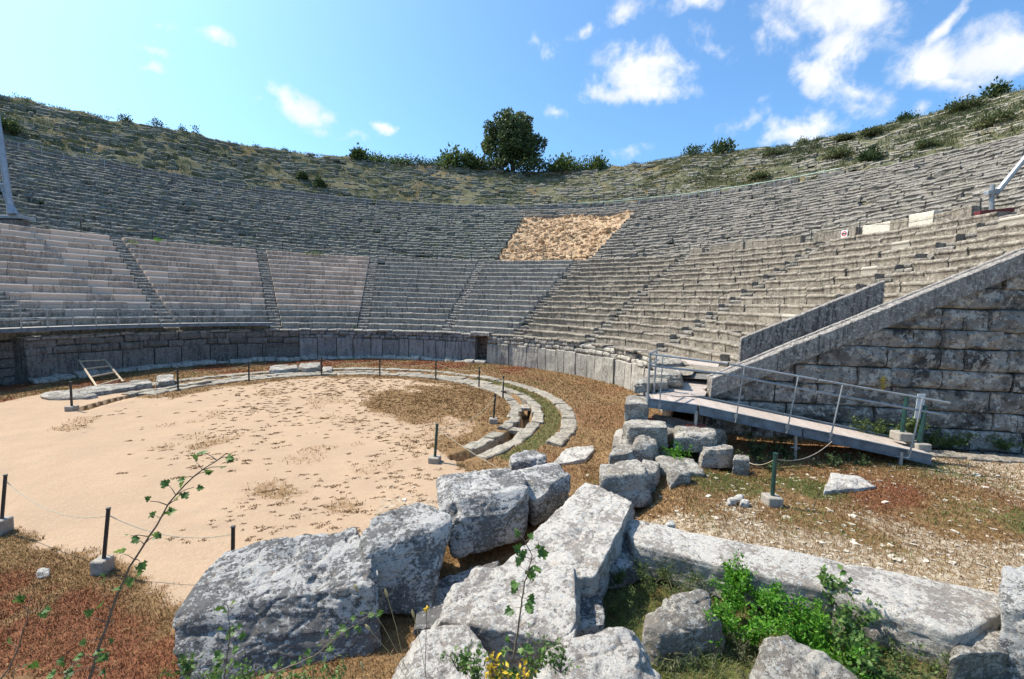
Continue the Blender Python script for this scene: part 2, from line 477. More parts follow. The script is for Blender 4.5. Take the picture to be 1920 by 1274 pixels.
# ------------------------------------------------------------------ theatre profile
RP0, ZP = 17.73, 2.47
R1, N1, H1 = 18.62, 15, .488
RUN1 = (31.44 - R1) / N1
ZD1 = ZP + N1 * H1
R2, N2 = 33.3, 22
RUN2 = (53.62 - R2) / N2
H2 = (19.98 - ZD1) / N2
ZD2 = 19.98
R3, RIM = 55.1, 70.0
N3 = 20
RIMAZ = [-120, -32.6, -26.4, -19, -8.9, 4, 21.4, 33.5, 45.3, 57.5, 69.2, 78.5, 84.3, 88.5, 140]
RIMZ = [30.2, 30.3, 30.7, 31.4, 31.3, 31.9, 32.0, 31.2, 31.0, 31.6, 30.3, 29.9, 30.1, 29.9, 29.9]

def rimz(az): return np.interp(np.degrees(az), RIMAZ, RIMZ)

def rpod(az):                                # the arena wall closes in towards its right-hand end
    d = np.degrees(az)
    return RP0 - 3.5 * (np.clip(d - 75, 0, None) / 63) ** 1.6

def tread(R, az):                            # mean surface through the tops of the rows
    z = np.interp(R, [R1, 31.44, R2, 53.62, R3], [ZP + .1, ZD1, ZD1, ZD2, ZD2])
    zu = ZD2 + .5 + (rimz(az) - ZD2 - .5) * np.clip((R - R3) / (RIM - R3), 0, 1)
    return np.where(R > R3, zu, z)

def surf(px, py, lo=R1):                     # where a sight line meets the seating
    d = ray(px, py); t = np.arange(15, 140, .03)
    P = CAM + d * t[:, None]
    R = np.hypot(P[:, 0], P[:, 1]); az = np.arctan2(P[:, 0], P[:, 1])
    ok = (R > lo) & (P @ FH > 8) & (P[:, 2] < tread(R, az)) & (R < 90) & ((P[:, 1] > -12) | (P[:, 0] > 12))
    ok &= t > 22
    k = np.argmax(ok)
    return P[k] if ok.any() else P[-1]

def oncyl(px, py, R):                        # where a sight line meets an upright cylinder round the orchestra, on its far side
    d = ray(px, py); a = d[0] ** 2 + d[1] ** 2; b = 2 * CAM[1] * d[1]; c_ = CAM[1] ** 2 - R * R
    return CAM + d * ((-b + math.sqrt(b * b - 4 * a * c_)) / 2 / a)

# the retaining wall on the right
WA = athd(1330, 742, 15.7)[:2]; WB = athd(1920, 500, 14.5)[:2]
WU = (WB - WA) / np.linalg.norm(WB - WA)
WN = np.array([-WU[1], WU[0]])
if WN @ FH[:2] < 0: WN = -WN
def wmap(s, r, z): return np.stack([WA[0] + WU[0] * s + WN[0] * r, WA[1] + WU[1] * s + WN[1] * r, z + 0 * s], -1)
def wline(p): q = np.asarray(p)[:2] - WA; return q @ WU, q @ WN
OFF2 = wline(athd(1390, 635, 17.2))[1]
def azline(R, off):
    s = np.linspace(-4, 160, 6000); P = wmap(s, off + 0 * s, 0 * s)
    rr = np.hypot(P[:, 0], P[:, 1]); k = np.argmax(rr >= R)
    return math.atan2(P[k, 0], P[k, 1])
S2A = wline(athd(1390, 635, 17.2))[0]; S2B = wline(athd(1663, 525, 16.5))[0]
RS2B = float(np.hypot(*wmap(np.array(S2B), np.array(OFF2), np.array(0.))[:2]))

STAIR = np.radians([-93.5, -72.5, -51.5, -31.0, -10.2, 10.6, 33.3, 53.8, 74.9, 95.9, 114.3])

# ------------------------------------------------------------------ ground
KA, KB = at(1165, 978, .6)[:2], at(1900, 1120, .6)[:2]
KU = (KB - KA) / np.linalg.norm(KB - KA); KN = np.array([-KU[1], KU[0]])
if KN @ FH[:2] < 0: KN = -KN

def gheight(X, Y):
    P = np.stack([X, Y], -1)
    lat, hd = lathd(P)
    R = np.hypot(X, Y); az = np.arctan2(X, Y)
    kd = (P - KA) @ KN
    plat = .60 * sstep(2.7, 4.4, lat) * sstep(-.75, -.3, kd) * (1 - sstep(13.7, 14.3, hd) * (R < rpod(az) + .4) * (az < 2.42))
    pit = .45 * np.exp(-((lat - 7.3) / 1.9) ** 2 - ((hd - 12.9) / 1.0) ** 2)
    z = plat - pit * (lat > 4)
    z = z + .16 * sstep(8, 5, hd) * sstep(-4, -1, lat) * (kd < 0)
    n = fbm(np.stack([X * .35, Y * .35, 0 * X], -1), 3) * .03 + fbm(np.stack([X * 2.2, Y * 2.2, 0 * X], -1), 3) * .012
    azd = np.degrees(az)
    ring = (R > 9.42) & (R < 9.93) & (azd > -78) & (azd < 156)
    z = z + n - ring * .55
    z = z - sstep(R1 - .8, R1 + .2, R) * .3 * ((azd > -100) & (azd < 128))
    z = z - 3.0 * sstep(60, 300, R)
    return z

def axis(lo, hi, st, far):
    a = np.arange(lo, hi + st / 2, st)
    o = []
    x, d = hi, st
    while x < far: d *= 1.35; x += d; o.append(x)
    p = []
    x, d = lo, st
    while x > -far: d *= 1.35; x -= d; p.append(x)
    return np.array(p[::-1] + list(a) + o)

def gmask(X, Y):                              # how each patch of the ground is covered: dry grass and painted boulder-gap shade, red grass, green, gravel
    P = np.stack([X, Y], -1)
    lat, hd = lathd(P); R = np.hypot(X, Y); azd = np.degrees(np.arctan2(X, Y))
    n = fbm(np.stack([X * .8, Y * .8, 0 * X + 3], -1), 4)
    n2 = fbm(np.stack([X * .45, Y * .45, 0 * X + 9], -1), 3)
    n3 = fbm(np.stack([X * 2.5, Y * 2.5, 0 * X + 5], -1), 3)
    kd = (P - KA) @ KN
    c = at(870, 755)[:2]
    dr = np.hypot(P[..., 0] - c[0], P[..., 1] - c[1])
    inner = sstep(6.8, 2.0, dr + n * 1.5) * (R < 9.6)
    inner = np.maximum(inner, sstep(7.2, 8.6, R + n * .7) * (R < 9.6) * (azd > -62) * (azd < 155) * .8)
    c2 = at(905, 842)[:2]; d2 = np.hypot(P[..., 0] - c2[0], P[..., 1] - c2[1])
    inner = np.maximum(inner, .8 * sstep(2.2, 1.0, d2 + n * .8) * (R < 9.6))
    ringa = sstep(9.8, 10.2, R) * (azd > -110) * (azd < 158)
    out = np.maximum(ringa, sstep(.9, 2.6, lat + n * .5 + (11 - hd) * .05) * (hd < 20))
    sandL = sstep(-52, -62, azd) * (R < 14)
    out = out * (1 - sandL)
    fb = hd - (7.6 - .37 * (lat + 7.2)) + n * .4
    fl = sstep(.5, -.4, fb) * sstep(-2.2, -3.6, lat + n * .3)
    fl = np.maximum(fl, sstep(6.6, 5.6, hd) * (kd < 0))
    dry = np.clip(np.maximum(np.maximum(inner, out), fl), 0, 1)
    sp = sstep(.55, .85, n2 + .35 * n) * .4
    dry = np.maximum(dry, sp * (R < 9))
    for (qx, qy, qr, qs) in ((410, 830, 1.1, .5), (520, 925, 1.3, .55), (645, 950, 1.0, .5), (610, 785, 1.6, .42), (300, 800, .9, .4), (150, 800, .9, .45), (700, 880, 1.0, .38), (780, 850, 1.1, .4), (560, 860, 1.0, .36)):
        qc = at(qx, qy)[:2]; dry = np.maximum(dry, qs * sstep(qr, .1, np.hypot((X - qc[0]) * .8, Y - qc[1]) + n * .5))
    dry = np.maximum(dry, (R > 9.36) & (R < 9.99) & (azd > -78) & (azd < 156))  # drain floor takes the darker ground colour
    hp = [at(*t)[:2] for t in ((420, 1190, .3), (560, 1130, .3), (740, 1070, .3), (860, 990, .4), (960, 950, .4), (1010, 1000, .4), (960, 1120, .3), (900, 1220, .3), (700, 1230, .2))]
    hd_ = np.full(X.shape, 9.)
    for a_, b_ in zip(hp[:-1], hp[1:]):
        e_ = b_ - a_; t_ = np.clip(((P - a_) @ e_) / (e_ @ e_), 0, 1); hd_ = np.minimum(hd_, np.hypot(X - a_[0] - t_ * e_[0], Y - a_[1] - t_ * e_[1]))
    heap = sstep(1.25, .8, hd_ + n * .2)  # shade in the gaps between boulders, painted as dark ground
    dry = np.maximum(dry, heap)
    red = np.clip(np.maximum(sstep(.0, .5, n2 + .2) * ((R > 12.3) & (azd > -70) & (azd < 60)), fl * sstep(-.1, -.9, fb) * sstep(5.0, 5.8, hd + n * .4) * (lat < 1) * sstep(-.9, -.2, n + n2)), 0, 1)
    red = np.maximum(red, .4 * sstep(.2, .6, n2) * out)
    cr = at(1640, 920, .6)[:2]
    red = np.maximum(red, .75 * sstep(1.7, .5, np.hypot(X - cr[0], (Y - cr[1])) + n * .5))
    grn = ((R > 10.45) & (R < 11.2) & (azd > 60) & (azd < 150)) * .8 + sstep(.35, .8, n + n3 * .3) * .35 * out * (1 - red)
    grn = np.maximum(grn, (kd < -.2) * (lat > 1.2) * (hd < 9) * .9)
    for (gx, gy, gr_) in ((1760, 880, 1.5), (1520, 905, 1.1), (1840, 960, 1.0)):
        cg = at(gx, gy, .6)[:2]; grn = np.maximum(grn, .75 * sstep(gr_, .3, np.hypot(X - cg[0], Y - cg[1]) + n * .6))
    cg = at(1330, 900, .5)[:2]
    grn = np.maximum(grn, .7 * sstep(1.8, .6, np.hypot(X - cg[0], Y - cg[1]) + n * .5))
    grav = sstep(2.6, .5, kd + n * .8) * (kd > -.5) * (lat > 2.5) * .9 + .6 * sstep(10.5, 13.5, lat + n) * (hd < 14) + .25 * (lat > 5) * (kd > 0)
    grav = np.maximum(grav, .6 * sstep(12.2, 10.4, hd + n * .5) * (lat > -3.2) * (lat < 1.3) * (hd > 5))
    grav = grav * (1 - heap)
    return dry, red, np.clip(grn, 0, 1), np.clip(grav, 0, 1)

def make_ground():
    ax = axis(-21, 24, .14, 700); ay = axis(-21.4, 19, .14, 700)
    X, Y = np.meshgrid(ax, ay, indexing='ij')
    Z = gheight(X, Y)
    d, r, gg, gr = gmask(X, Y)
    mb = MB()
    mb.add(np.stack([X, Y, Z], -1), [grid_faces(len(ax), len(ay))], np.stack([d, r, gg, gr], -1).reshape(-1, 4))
    m, nt, b = mat_new('sandy_ground'); g = NG(nt)
    at_ = g.n('ShaderNodeAttribute', attribute_name='tone'); sp = g.n('ShaderNodeSeparateColor'); g.l(at_.outputs['Color'], sp.inputs[0])
    t = sp.outputs; gv = at_.outputs['Alpha']
    p = g.pos()
    n1 = g.noise(p, .6, 5, .6); n2 = g.noise(p, 7, 6, .7); n3 = g.noise(p, 30, 3, .7); n4 = g.noise(p, 2.2, 5, .7)
    sand = g.mix(g.ramp(n1, .35, .65), (.42, .288, .186), (.375, .262, .175))
    sand = g.mix(g.ramp(n4, .45, .62, 0, .7), sand, (.385, .275, .18))
    sand = g.mix(g.ramp(g.noise(g.pos((1, 1.6, 1)), 4.5, 5, .75), .54, .66, 0, .5), sand, (.34, .235, .15))
    sand = g.mix(g.ramp(n3, .56, .7, 0, .45), sand, (.27, .19, .12))
    sand = g.mix(g.ramp(n3, .45, .3, 0, .5), sand, (.56, .45, .33))
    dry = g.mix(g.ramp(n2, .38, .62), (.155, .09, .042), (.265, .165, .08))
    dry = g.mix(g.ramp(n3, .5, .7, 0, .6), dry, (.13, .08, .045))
    red = g.mix(g.ramp(n2, .38, .62), (.135, .05, .026), (.22, .095, .048))
    grn = g.mix(g.ramp(n2, .38, .62), (.055, .06, .024), (.13, .125, .045))
    gcol = g.mix(g.ramp(g.voro(p, 13, out='Color'), .3, .7), (.25, .19, .125), (.45, .38, .285))
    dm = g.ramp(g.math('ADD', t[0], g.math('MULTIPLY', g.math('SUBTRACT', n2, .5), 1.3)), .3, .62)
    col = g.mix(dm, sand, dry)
    col = g.mix(g.math('MULTIPLY', dm, g.ramp(g.math('ADD', t[1], g.math('SUBTRACT', n2, .5)), .25, .7)), col, red)
    col = g.mix(g.ramp(g.math('ADD', t[2], g.math('SUBTRACT', n2, .5)), .3, .75, 0, .8), col, grn)
    col = g.mix(g.ramp(g.math('ADD', gv, g.math('MULTIPLY', g.math('SUBTRACT', n2, .5), 1.6)), .4, .75, 0, .75), col, gcol)
    g.l(col, b.inputs['Base Color']); b.inputs['Roughness'].default_value = .95; b.inputs['Specular IOR Level'].default_value = .1
    g.bump(g.math('ADD', n2, g.math('MULTIPLY', n3, .5)), .6, .05, b)
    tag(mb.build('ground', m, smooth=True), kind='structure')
make_ground()

# ------------------------------------------------------------------ hillside under the seats
def make_hill():
    R = np.concatenate([[18.9, 18.95], np.arange(19.4, 56, .6), np.arange(56, 71, .4), [72, 74, 77, 82, 90, 105, 130, 170, 230, 320]])
    na = 420
    T = np.linspace(0, 1, na)
    RR = np.repeat(R[:, None], na, 1)
    a0 = math.radians(-112)
    ae = np.array([azline(min(r, 110), .5) for r in R])
    AZ = a0 + (ae[:, None] - a0) * T[None]
    Z = tread(RR, AZ) - .33
    Z = np.where((RR > 31.6) & (RR < 33.2), ZD1 - .03, Z)
    Z = np.where((RR > 53.7) & (RR < 55.0), ZD2 - .03, Z)
    Z[0] = -.6
    rim = rimz(AZ)
    fall = np.interp(R, [70, 74, 82, 105, 170, 320], [.25, .3, 1.0, 5.5, 26, 33])[:, None]
    Z = np.where(RR > 69.9, rim - fall, Z)
    XY = pol(AZ, RR, Z)
    n = fbm(np.stack([XY[..., 0] * .5, XY[..., 1] * .5, XY[..., 2] * .5], -1), 4)
    st = np.abs(((RR - R3) / .75) % 1 - .5)
    XY[..., 2] += np.where(RR > 55.3, n * .34 + (st - .25) * .3, n * .05) * (RR > 19)
    mb = MB()
    mb.add(XY, [grid_faces(len(R), na)], np.stack([np.degrees(AZ) / 180, RR / 100, 0 * RR, 0 * RR + 1], -1).reshape(-1, 4))
    m, nt, b = mat_new('scrubby_hillside'); g = NG(nt)
    p = g.pos(); n1 = g.noise(p, .16, 5, .65); n2 = g.noise(p, 1.1, 6, .7); n3 = g.noise(p, 6, 4, .7)
    c = g.mix(g.ramp(n2, .4, .62), (.105, .108, .06), (.165, .15, .088))
    c = g.mix(g.ramp(n1, .5, .62, 0, .75), c, (.21, .145, .07))
    c = g.mix(g.ramp(n3, .54, .66, 0, .6), c, (.06, .062, .035))
    c = g.mix(g.ramp(g.noise(p, 2.4, 5, .75), .6, .68, 0, .7), c, (.36, .33, .27))
    g.l(c, b.inputs['Base Color']); b.inputs['Roughness'].default_value = .95; b.inputs['Specular IOR Level'].default_value = .1
    g.bump(g.math('ADD', n2, n3), .8, .15, b)
    tag(mb.build('hillside', m, smooth=True), kind='structure')
make_hill()

# ------------------------------------------------------------------ lower seating
def amap(Rm, z0): return lambda s, r, z: pol(s / Rm, Rm + r, z + z0)
def seat_sect(h, d, b=.055): return [(.05, -.12), (.045, .03), (.04, h * .45), (.03, h - .2), (-.01, h - .13), (-.012, h - b * 1.3), (b * 1.1, h), (d * .55, h - .012), (d, h - .02)]

LOW = [
    (0, 1, 'pink_new', .3, 'pale restored seating wedge beyond the left frame edge'),
    (1, 2, 'pink_new', .42, 'pinkish seating wedge of the lower tier cut off by the left picture edge'),
    (2, 3, 'pink_new', .4, 'pinkish lower seating wedge with many smooth new blocks, left of the first full stairway'),
    (3, 4, 'pink_new', .13, 'pale pinkish lower seating wedge between the two leftmost stairways, behind the steel walkway'),
    (4, 5, 'pink_new', .07, 'narrow pinkish stained seating wedge with dark lower rows, left of the dark grey wedge'),
    (5, 6, 'grey', .0, 'dark blue grey lower seating wedge directly left of the little doorway'),
    (6, 7, 'grey', .0, 'grey lower seating wedge directly above the little doorway, below the tan rubble'),
    (7, 8, 'warm', .0, 'brownish grey lower seating wedge rising right of the little doorway'),
    (8, 9, 'warm', .0, 'sunlit lower seating wedge under the row of plain grey parapet blocks'),
    (9, 10, 'warm', .02, 'sunlit lower seating wedge under the bright white new blocks'),
    (10, 11, 'warm', .03, 'sunlit end wedge of the lower seating next to the sloping stair parapets'),
]
AIS = .46
for (i, j, mt, nw, lab) in LOW:
    a0 = STAIR[i]; a1 = STAIR[j] if j < len(STAIR) else None
    am = a0 + .1
    w = empty('seating_wedge', pol(np.array(am), np.array(R1), ZP), lab, 'seating', 'wedges of the lower seating tier')
    for k in range(N1):
        R = R1 + k * RUN1
        if a1 is None: e = azline(R, OFF2 + .22 if R < RS2B else .55)
        else: e = a1 - AIS / R
        s0, s1 = (a0 + AIS / R) * R, e * R
        if s1 - s0 < .5: continue
        mb = MB()
        new = nw * (1.0 if k > 2 else .1)
        mm = M[mt] if not (mt == 'pink_new' and k < 3) else M['grey']
        old = mt == 'warm'
        strip_blocks(mb, amap(R, ZP + k * H1), seat_sect(H1, RUN1 + .25, .06 if old else .05), s0, s1, 1.25, jr=.022 if old else .016, jz=.02 if old else .014,
                     rough=.045 if old else .026, miss=.006 if old else .003, new=new, tilt=.012 if old else .004, seg=.3)
        mb.build('seat_row', mm, w)
SLAB = {3: 'stepped aisle left of the pale pink wedge, widest of the left stairways', 4: 'straight narrow stairway running up behind the end of the steel walkway', 5: 'stairway between the last pinkish wedge and the dark grey wedge',
        6: 'worn stairway between the dark grey wedge and the wedge over the doorway', 7: 'worn stairway right of the doorway wedge', 8: 'broken stairway in the brownish middle right of the lower tier',
        9: 'broken stairway with dark gaps below the plain parapet blocks', 10: 'broken stairway nearest the sloping stair parapets', 2: 'stairway at the left picture edge behind the steel walkway', 1: 'stairway out past the left edge'}
for i, a in enumerate(STAIR[1:], 1):
    st = MB()
    for k in range(N1):
        for q in (0, 1):
            R = R1 + k * RUN1 + q * RUN1 / 2
            if R > 31: continue
            if i >= 7 and rng.random() < .06: continue
            strip_blocks(st, amap(R, ZP + k * H1 + q * H1 / 2), seat_sect(H1 / 2, RUN1 * .75, .04), a * R - AIS + .03, a * R + AIS - .03, .9 if rng.random() < .6 else .5, jr=.03, jz=.02, rough=.04, tilt=.02)
    tag(st.build('stairway', M['grey'] if i < 7 else M['mid']), SLAB[i], 'stairway', 'stairways of the lower tier')

# walkway paving behind the lowest wall and the terrace behind the lower tier
mb = MB()
for (a0, a1) in ((-100, 126.5),):
    for q in range(2):
        strip_blocks(mb, lambda s, r, z: pol(s / 18.0, 31.5 + q * .92 + r, z + ZD1), [(0, -.4), (0, -.03), (.03, 0), (.85, 0), (.9, -.03), (.9, -.3)], math.radians(a0) * 18, math.radians(a1) * 18, .95, jr=.01, jz=.012, rough=.015)
tag(mb.build('terrace_paving', M['grey']), kind='structure')

# ------------------------------------------------------------------ middle seating
MIDL = {0: 'grey upper seating wedge out beyond the left frame edge', 1: 'dark upper seating wedge behind the steel mast at the far left', 2: 'dark lichened upper seating wedge right of the steel mast, above the pinkish new blocks',
        3: 'dark lichened upper seating wedge above the pale wedge between the left stairways', 4: 'dark lichened upper seating wedge above the narrow stained pink wedge', 5: 'dark grey upper seating wedge touching the left edge of the tan rubble patch',
        6: 'few rows of seats left above the tan rubble patch', 7: 'grey upper seating wedge touching the right edge of the tan rubble patch', 8: 'pale grey upper seating wedge under the end of the green handrail',
        9: 'pale grey upper seating wedge above the white new blocks', 10: 'pale grey upper seating wedge at the far right behind the maroon frame'}
PATCH = (math.radians(35.2), math.radians(54.2))
for i in range(11):
    a0 = STAIR[i]; a1 = STAIR[i + 1] if i < 10 else None
    w = empty('seating_wedge', pol(np.array(a0 + .1), np.array(R2), ZD1), MIDL[i], 'seating', 'wedges of the upper seating tier')
    for k in range(N2):
        R = R2 + k * RUN2
        if i == 6 and k < 18: continue
        e = azline(R, .55) if a1 is None else a1
        s0, s1 = a0 * R, e * R
        if i == 5: s1 = PATCH[0] * R + (k % 3 - 1) * .15
        if i == 7: s0 = PATCH[1] * R + (k % 2) * .2
        if i == 7 and k > 17: s0 = a0 * R
        if s1 - s0 < .5: continue
        mb = MB()
        r_ = .075 if i < 7 else .08
        strip_blocks(mb, amap(R, ZD1 + k * H2), seat_sect(H2, RUN2 + .3, .1), s0, s1, 1.5, jr=.045, jz=.04, rough=r_ * 1.2, freq=1.5, miss=.03, tilt=.02, seg=.3, endin=.025, gap=.02, rl=.6)
        mb.build('seat_row', M['dark'] if i < 6 else M['mid'], w)

# tan rubble patch where the seats are gone
def make_patch():
    nr, na = 110, 150
    R = np.linspace(R2 - .1, R2 + 18 * RUN2 + .4, nr); T = np.linspace(0, 1, na)
    RR, TT = np.meshgrid(R, T, indexing='ij')
    AZ = PATCH[0] + (PATCH[1] - PATCH[0]) * TT
    Z = ZD1 + (RR - R2) * H2 / RUN2 - .18
    P = pol(AZ, RR, Z)
    n = fbm(np.stack([AZ * 40 * .35, RR * 1.4, RR * 0], -1), 4)
    n2 = fbm(np.stack([AZ * 40 * .9, RR * 2.2, RR * 0 + 4], -1), 3)
    h = n * .30 + np.abs(n2) * .28
    q = np.round(h / .16) * .16
    P[..., 2] += .35 * h + .65 * q
    mb = MB(); mb.add(P, [grid_faces(nr, na)])
    m, nt, b = mat_new('tan_rubble'); g = NG(nt)
    p = g.pos(); a = g.noise(g.pos((1, 1, 1.5)), 1.6, 6, .7, .4); c2 = g.noise(p, 6, 5, .7)
    c = g.mix(g.ramp(a, .36, .64), (.33, .19, .09), (.62, .43, .25))
    c = g.mix(g.ramp(c2, .52, .66, 0, .7), c, (.68, .54, .38))
    c = g.mix(g.ramp(c2, .44, .3, 0, .7), c, (.17, .11, .06))
    g.l(c, b.inputs['Base Color']); b.inputs['Roughness'].default_value = .95
    g.bump(g.math('ADD', a, c2), .8, .12, b)
    o = mb.build('rubble_slope', m)
    tag(o, 'bare tan rubble slope where a wedge of upper seats is missing', 'rubble')
    st = MB()
    vb, fb = cubegrid(3)
    for k in range(800):
        r = rng.uniform(R[0] + .3, R[-1] - .2); az = rng.uniform(PATCH[0] + .01, PATCH[1] - .01)
        i, j = min(nr - 1, int((r - R[0]) / (R[-1] - R[0]) * (nr - 1))), int((az - PATCH[0]) / (PATCH[1] - PATCH[0]) * (na - 1))
        c = P[i, j]; s = rng.uniform(.08, .26) * np.array([1.6, 1, .65])
        v = vb / (np.sum(np.abs(vb) ** 5, 1)[:, None] ** .2) * s * (1 + .25 * fbm(vb * 1.3 + rng.uniform(0, 99, 3), 2)[:, None])
        th = -az + rng.normal() * .4
        v = np.stack([v[:, 0] * math.cos(th) - v[:, 1] * math.sin(th), v[:, 0] * math.sin(th) + v[:, 1] * math.cos(th), v[:, 2]], 1)
        st.add(v + c, [fb], (rng.random(), 0, rng.random(), 1))
    st.build('loose_stones', m, o)['kind'] = 'stuff'
make_patch()

# ------------------------------------------------------------------ upper terrace wall, handrail, overgrown top seats
az0, az1 = math.radians(-58), math.radians(79.5)
mb = MB()
strip_blocks(mb, lambda s, r, z: pol(s / R3, R3 + r, z + ZD2), [(0, -.4), (0, .2), (-.01, .85), (.05, 1.08), (.5, 1.1), (.6, 1.0)], az0 * R3, az1 * R3, 1.6, jr=.06, jz=.1, rough=.09, miss=.08, w=[0, .4, 1, 1, 1, .5])
tag(mb.build('terrace_wall', M['slab_dark']), 'long low dark stone wall behind the pale handrail, under the overgrown top seats', 'wall')
hr = empty('handrail', pol(np.array(math.radians(20)), np.array(53.9), ZD2), 'long thin pale handrail on posts along the upper terrace', 'railing')
RH = 53.9
posts = np.arange(math.radians(-56), az1, 1.75 / RH)
for k, a in enumerate(posts):
    b = pol(np.array(a), np.array(RH), ZD2 - .1)
    mb = MB(); tube(mb, [b, b + [0, 0, 1.1]], .04, 5); mb.build('post', M['steel'], hr)
for (p, q, mt) in ((-56, 43, 'steel'), (43, 79.5, 'verd')):
    mb = MB()
    for zz in (1.0,) + ((.55,) if mt == 'steel' else ()):
        aa = np.radians(np.linspace(p, q, 60)); tube(mb, pol(aa, np.full(60, RH), ZD2 + zz), .035 if mt == 'steel' else .055, 5)
    mb.build('top_rail', M[mt], hr)
mb = MB()
strip_blocks(mb, lambda s, r, z: pol(s / 54, 53.66 + r, z + ZD2), [(-.04, -.5), (-.04, .1), (.0, .2), (.5, .2), (.55, -.1)], math.radians(-58) * 54, math.radians(95) * 54, 1.5, jr=.02, jz=.03, rough=.03, miss=.1)
tag(mb.build('terrace_edge', M['kerb']), 'thin ledge of pale stones along the foot of the handrail', 'ledge')

TOPL = {1: 'overgrown ruined top seats out past the left edge', 2: 'overgrown ruined top seats at the far left above the steel mast', 3: 'overgrown ruined top seats on the left with ochre grass below', 4: 'overgrown ruined top seats left of centre with two small dark bushes',
        5: 'overgrown ruined top seats below the row of green shrubs', 6: 'overgrown ruined top seats directly below the round tree', 7: 'scrubby ruined top seats right of the round tree', 8: 'stony ruined top seats above the green handrail',
        9: 'stony ruined top seats rising to the upper right corner', 10: 'stony ruined top seats past the right edge'}
for i in range(1, 11):
    a0 = STAIR[i]; a1 = STAIR[i + 1] if i < 10 else math.radians(126)
    w = MB()
    for k in range(N3):
        R = R3 + .7 + k * (RIM - R3 - .8) / N3
        zt = lambda s, r, z, R=R: pol(s / R, R + r, z + tread(np.full(np.shape(s), R), s / R) - .30)
        strip_blocks(w, zt, seat_sect(.40, .7, .1), a0 * R, a1 * R, 1.3, jr=.12, jz=.09, rough=.11, freq=1.3, miss=.36 if i < 7 else .42, tilt=.04, rl=.7, seg=.35, gap=.05, endin=.05)
    tag(w.build('ruined_seating', M['ruin'] if i < 6 else M['ruin_warm']), TOPL[i], 'ruins', 'overgrown wedges of top seats')

# scattered scrub and grass on the top slope and between the stones
def slope_pts(n, rlo, rhi, alo, ahi, zoff=-.2):
    R = np.sqrt(rng.uniform(rlo ** 2, rhi ** 2, n)); az = np.radians(rng.uniform(alo, ahi, n))
    return pol(az, R, tread(R, az) + zoff), az, R
P, az, R = slope_pts(10500, R3 + .2, RIM + .6, -48, 100)
dens = fbm(P * .25, 3)
P = P[dens > -.25]
P2, az2, R2_ = slope_pts(7000, R3 + 2.5, RIM + .6, 52, 100)
P = np.concatenate([P, P2[fbm(P2 * .3, 3) > -.15]])
Q = np.repeat(P, 7, 0) + rng.normal(0, .16, (len(P) * 7, 3)) * [1, 1, .2]
mb = MB(); blades(mb, Q, rng.uniform(.18, .5, len(Q)), 1.0, rng.uniform(.03, .07, len(Q)), np.clip(.42 + .5 * fbm(Q * .22, 3) + rng.normal(0, .16, len(Q)), 0, 1))
tag(mb.build('scrub_grass', M['olive']), kind='stuff')
P, az, R = slope_pts(2600, R2, 53, -46, 34, -.02)
Q = np.repeat(P, 6, 0) + rng.normal(0, .1, (len(P) * 6, 3)) * [1, 1, .1]
mb = MB(); blades(mb, Q, rng.uniform(.1, .28, len(Q)), 1.0, rng.uniform(.02, .05, len(Q)))
P, az, R = slope_pts(700, R2, 53, 55, 108, -.02)
Q = np.repeat(P, 6, 0) + rng.normal(0, .1, (len(P) * 6, 3)) * [1, 1, .1]
blades(mb, Q, rng.uniform(.1, .25, len(Q)), 1.0, rng.uniform(.02, .05, len(Q)))
P, az, R = slope_pts(260, R1, 30, 56, 122, .0)
Q = np.repeat(P, 8, 0) + rng.normal(0, .1, (len(P) * 8, 3)) * [1, 1, .1]
blades(mb, Q, rng.uniform(.08, .22, len(Q)), 1.0, rng.uniform(.015, .03, len(Q)))
tag(mb.build('seat_weeds', M['olive']), kind='stuff')

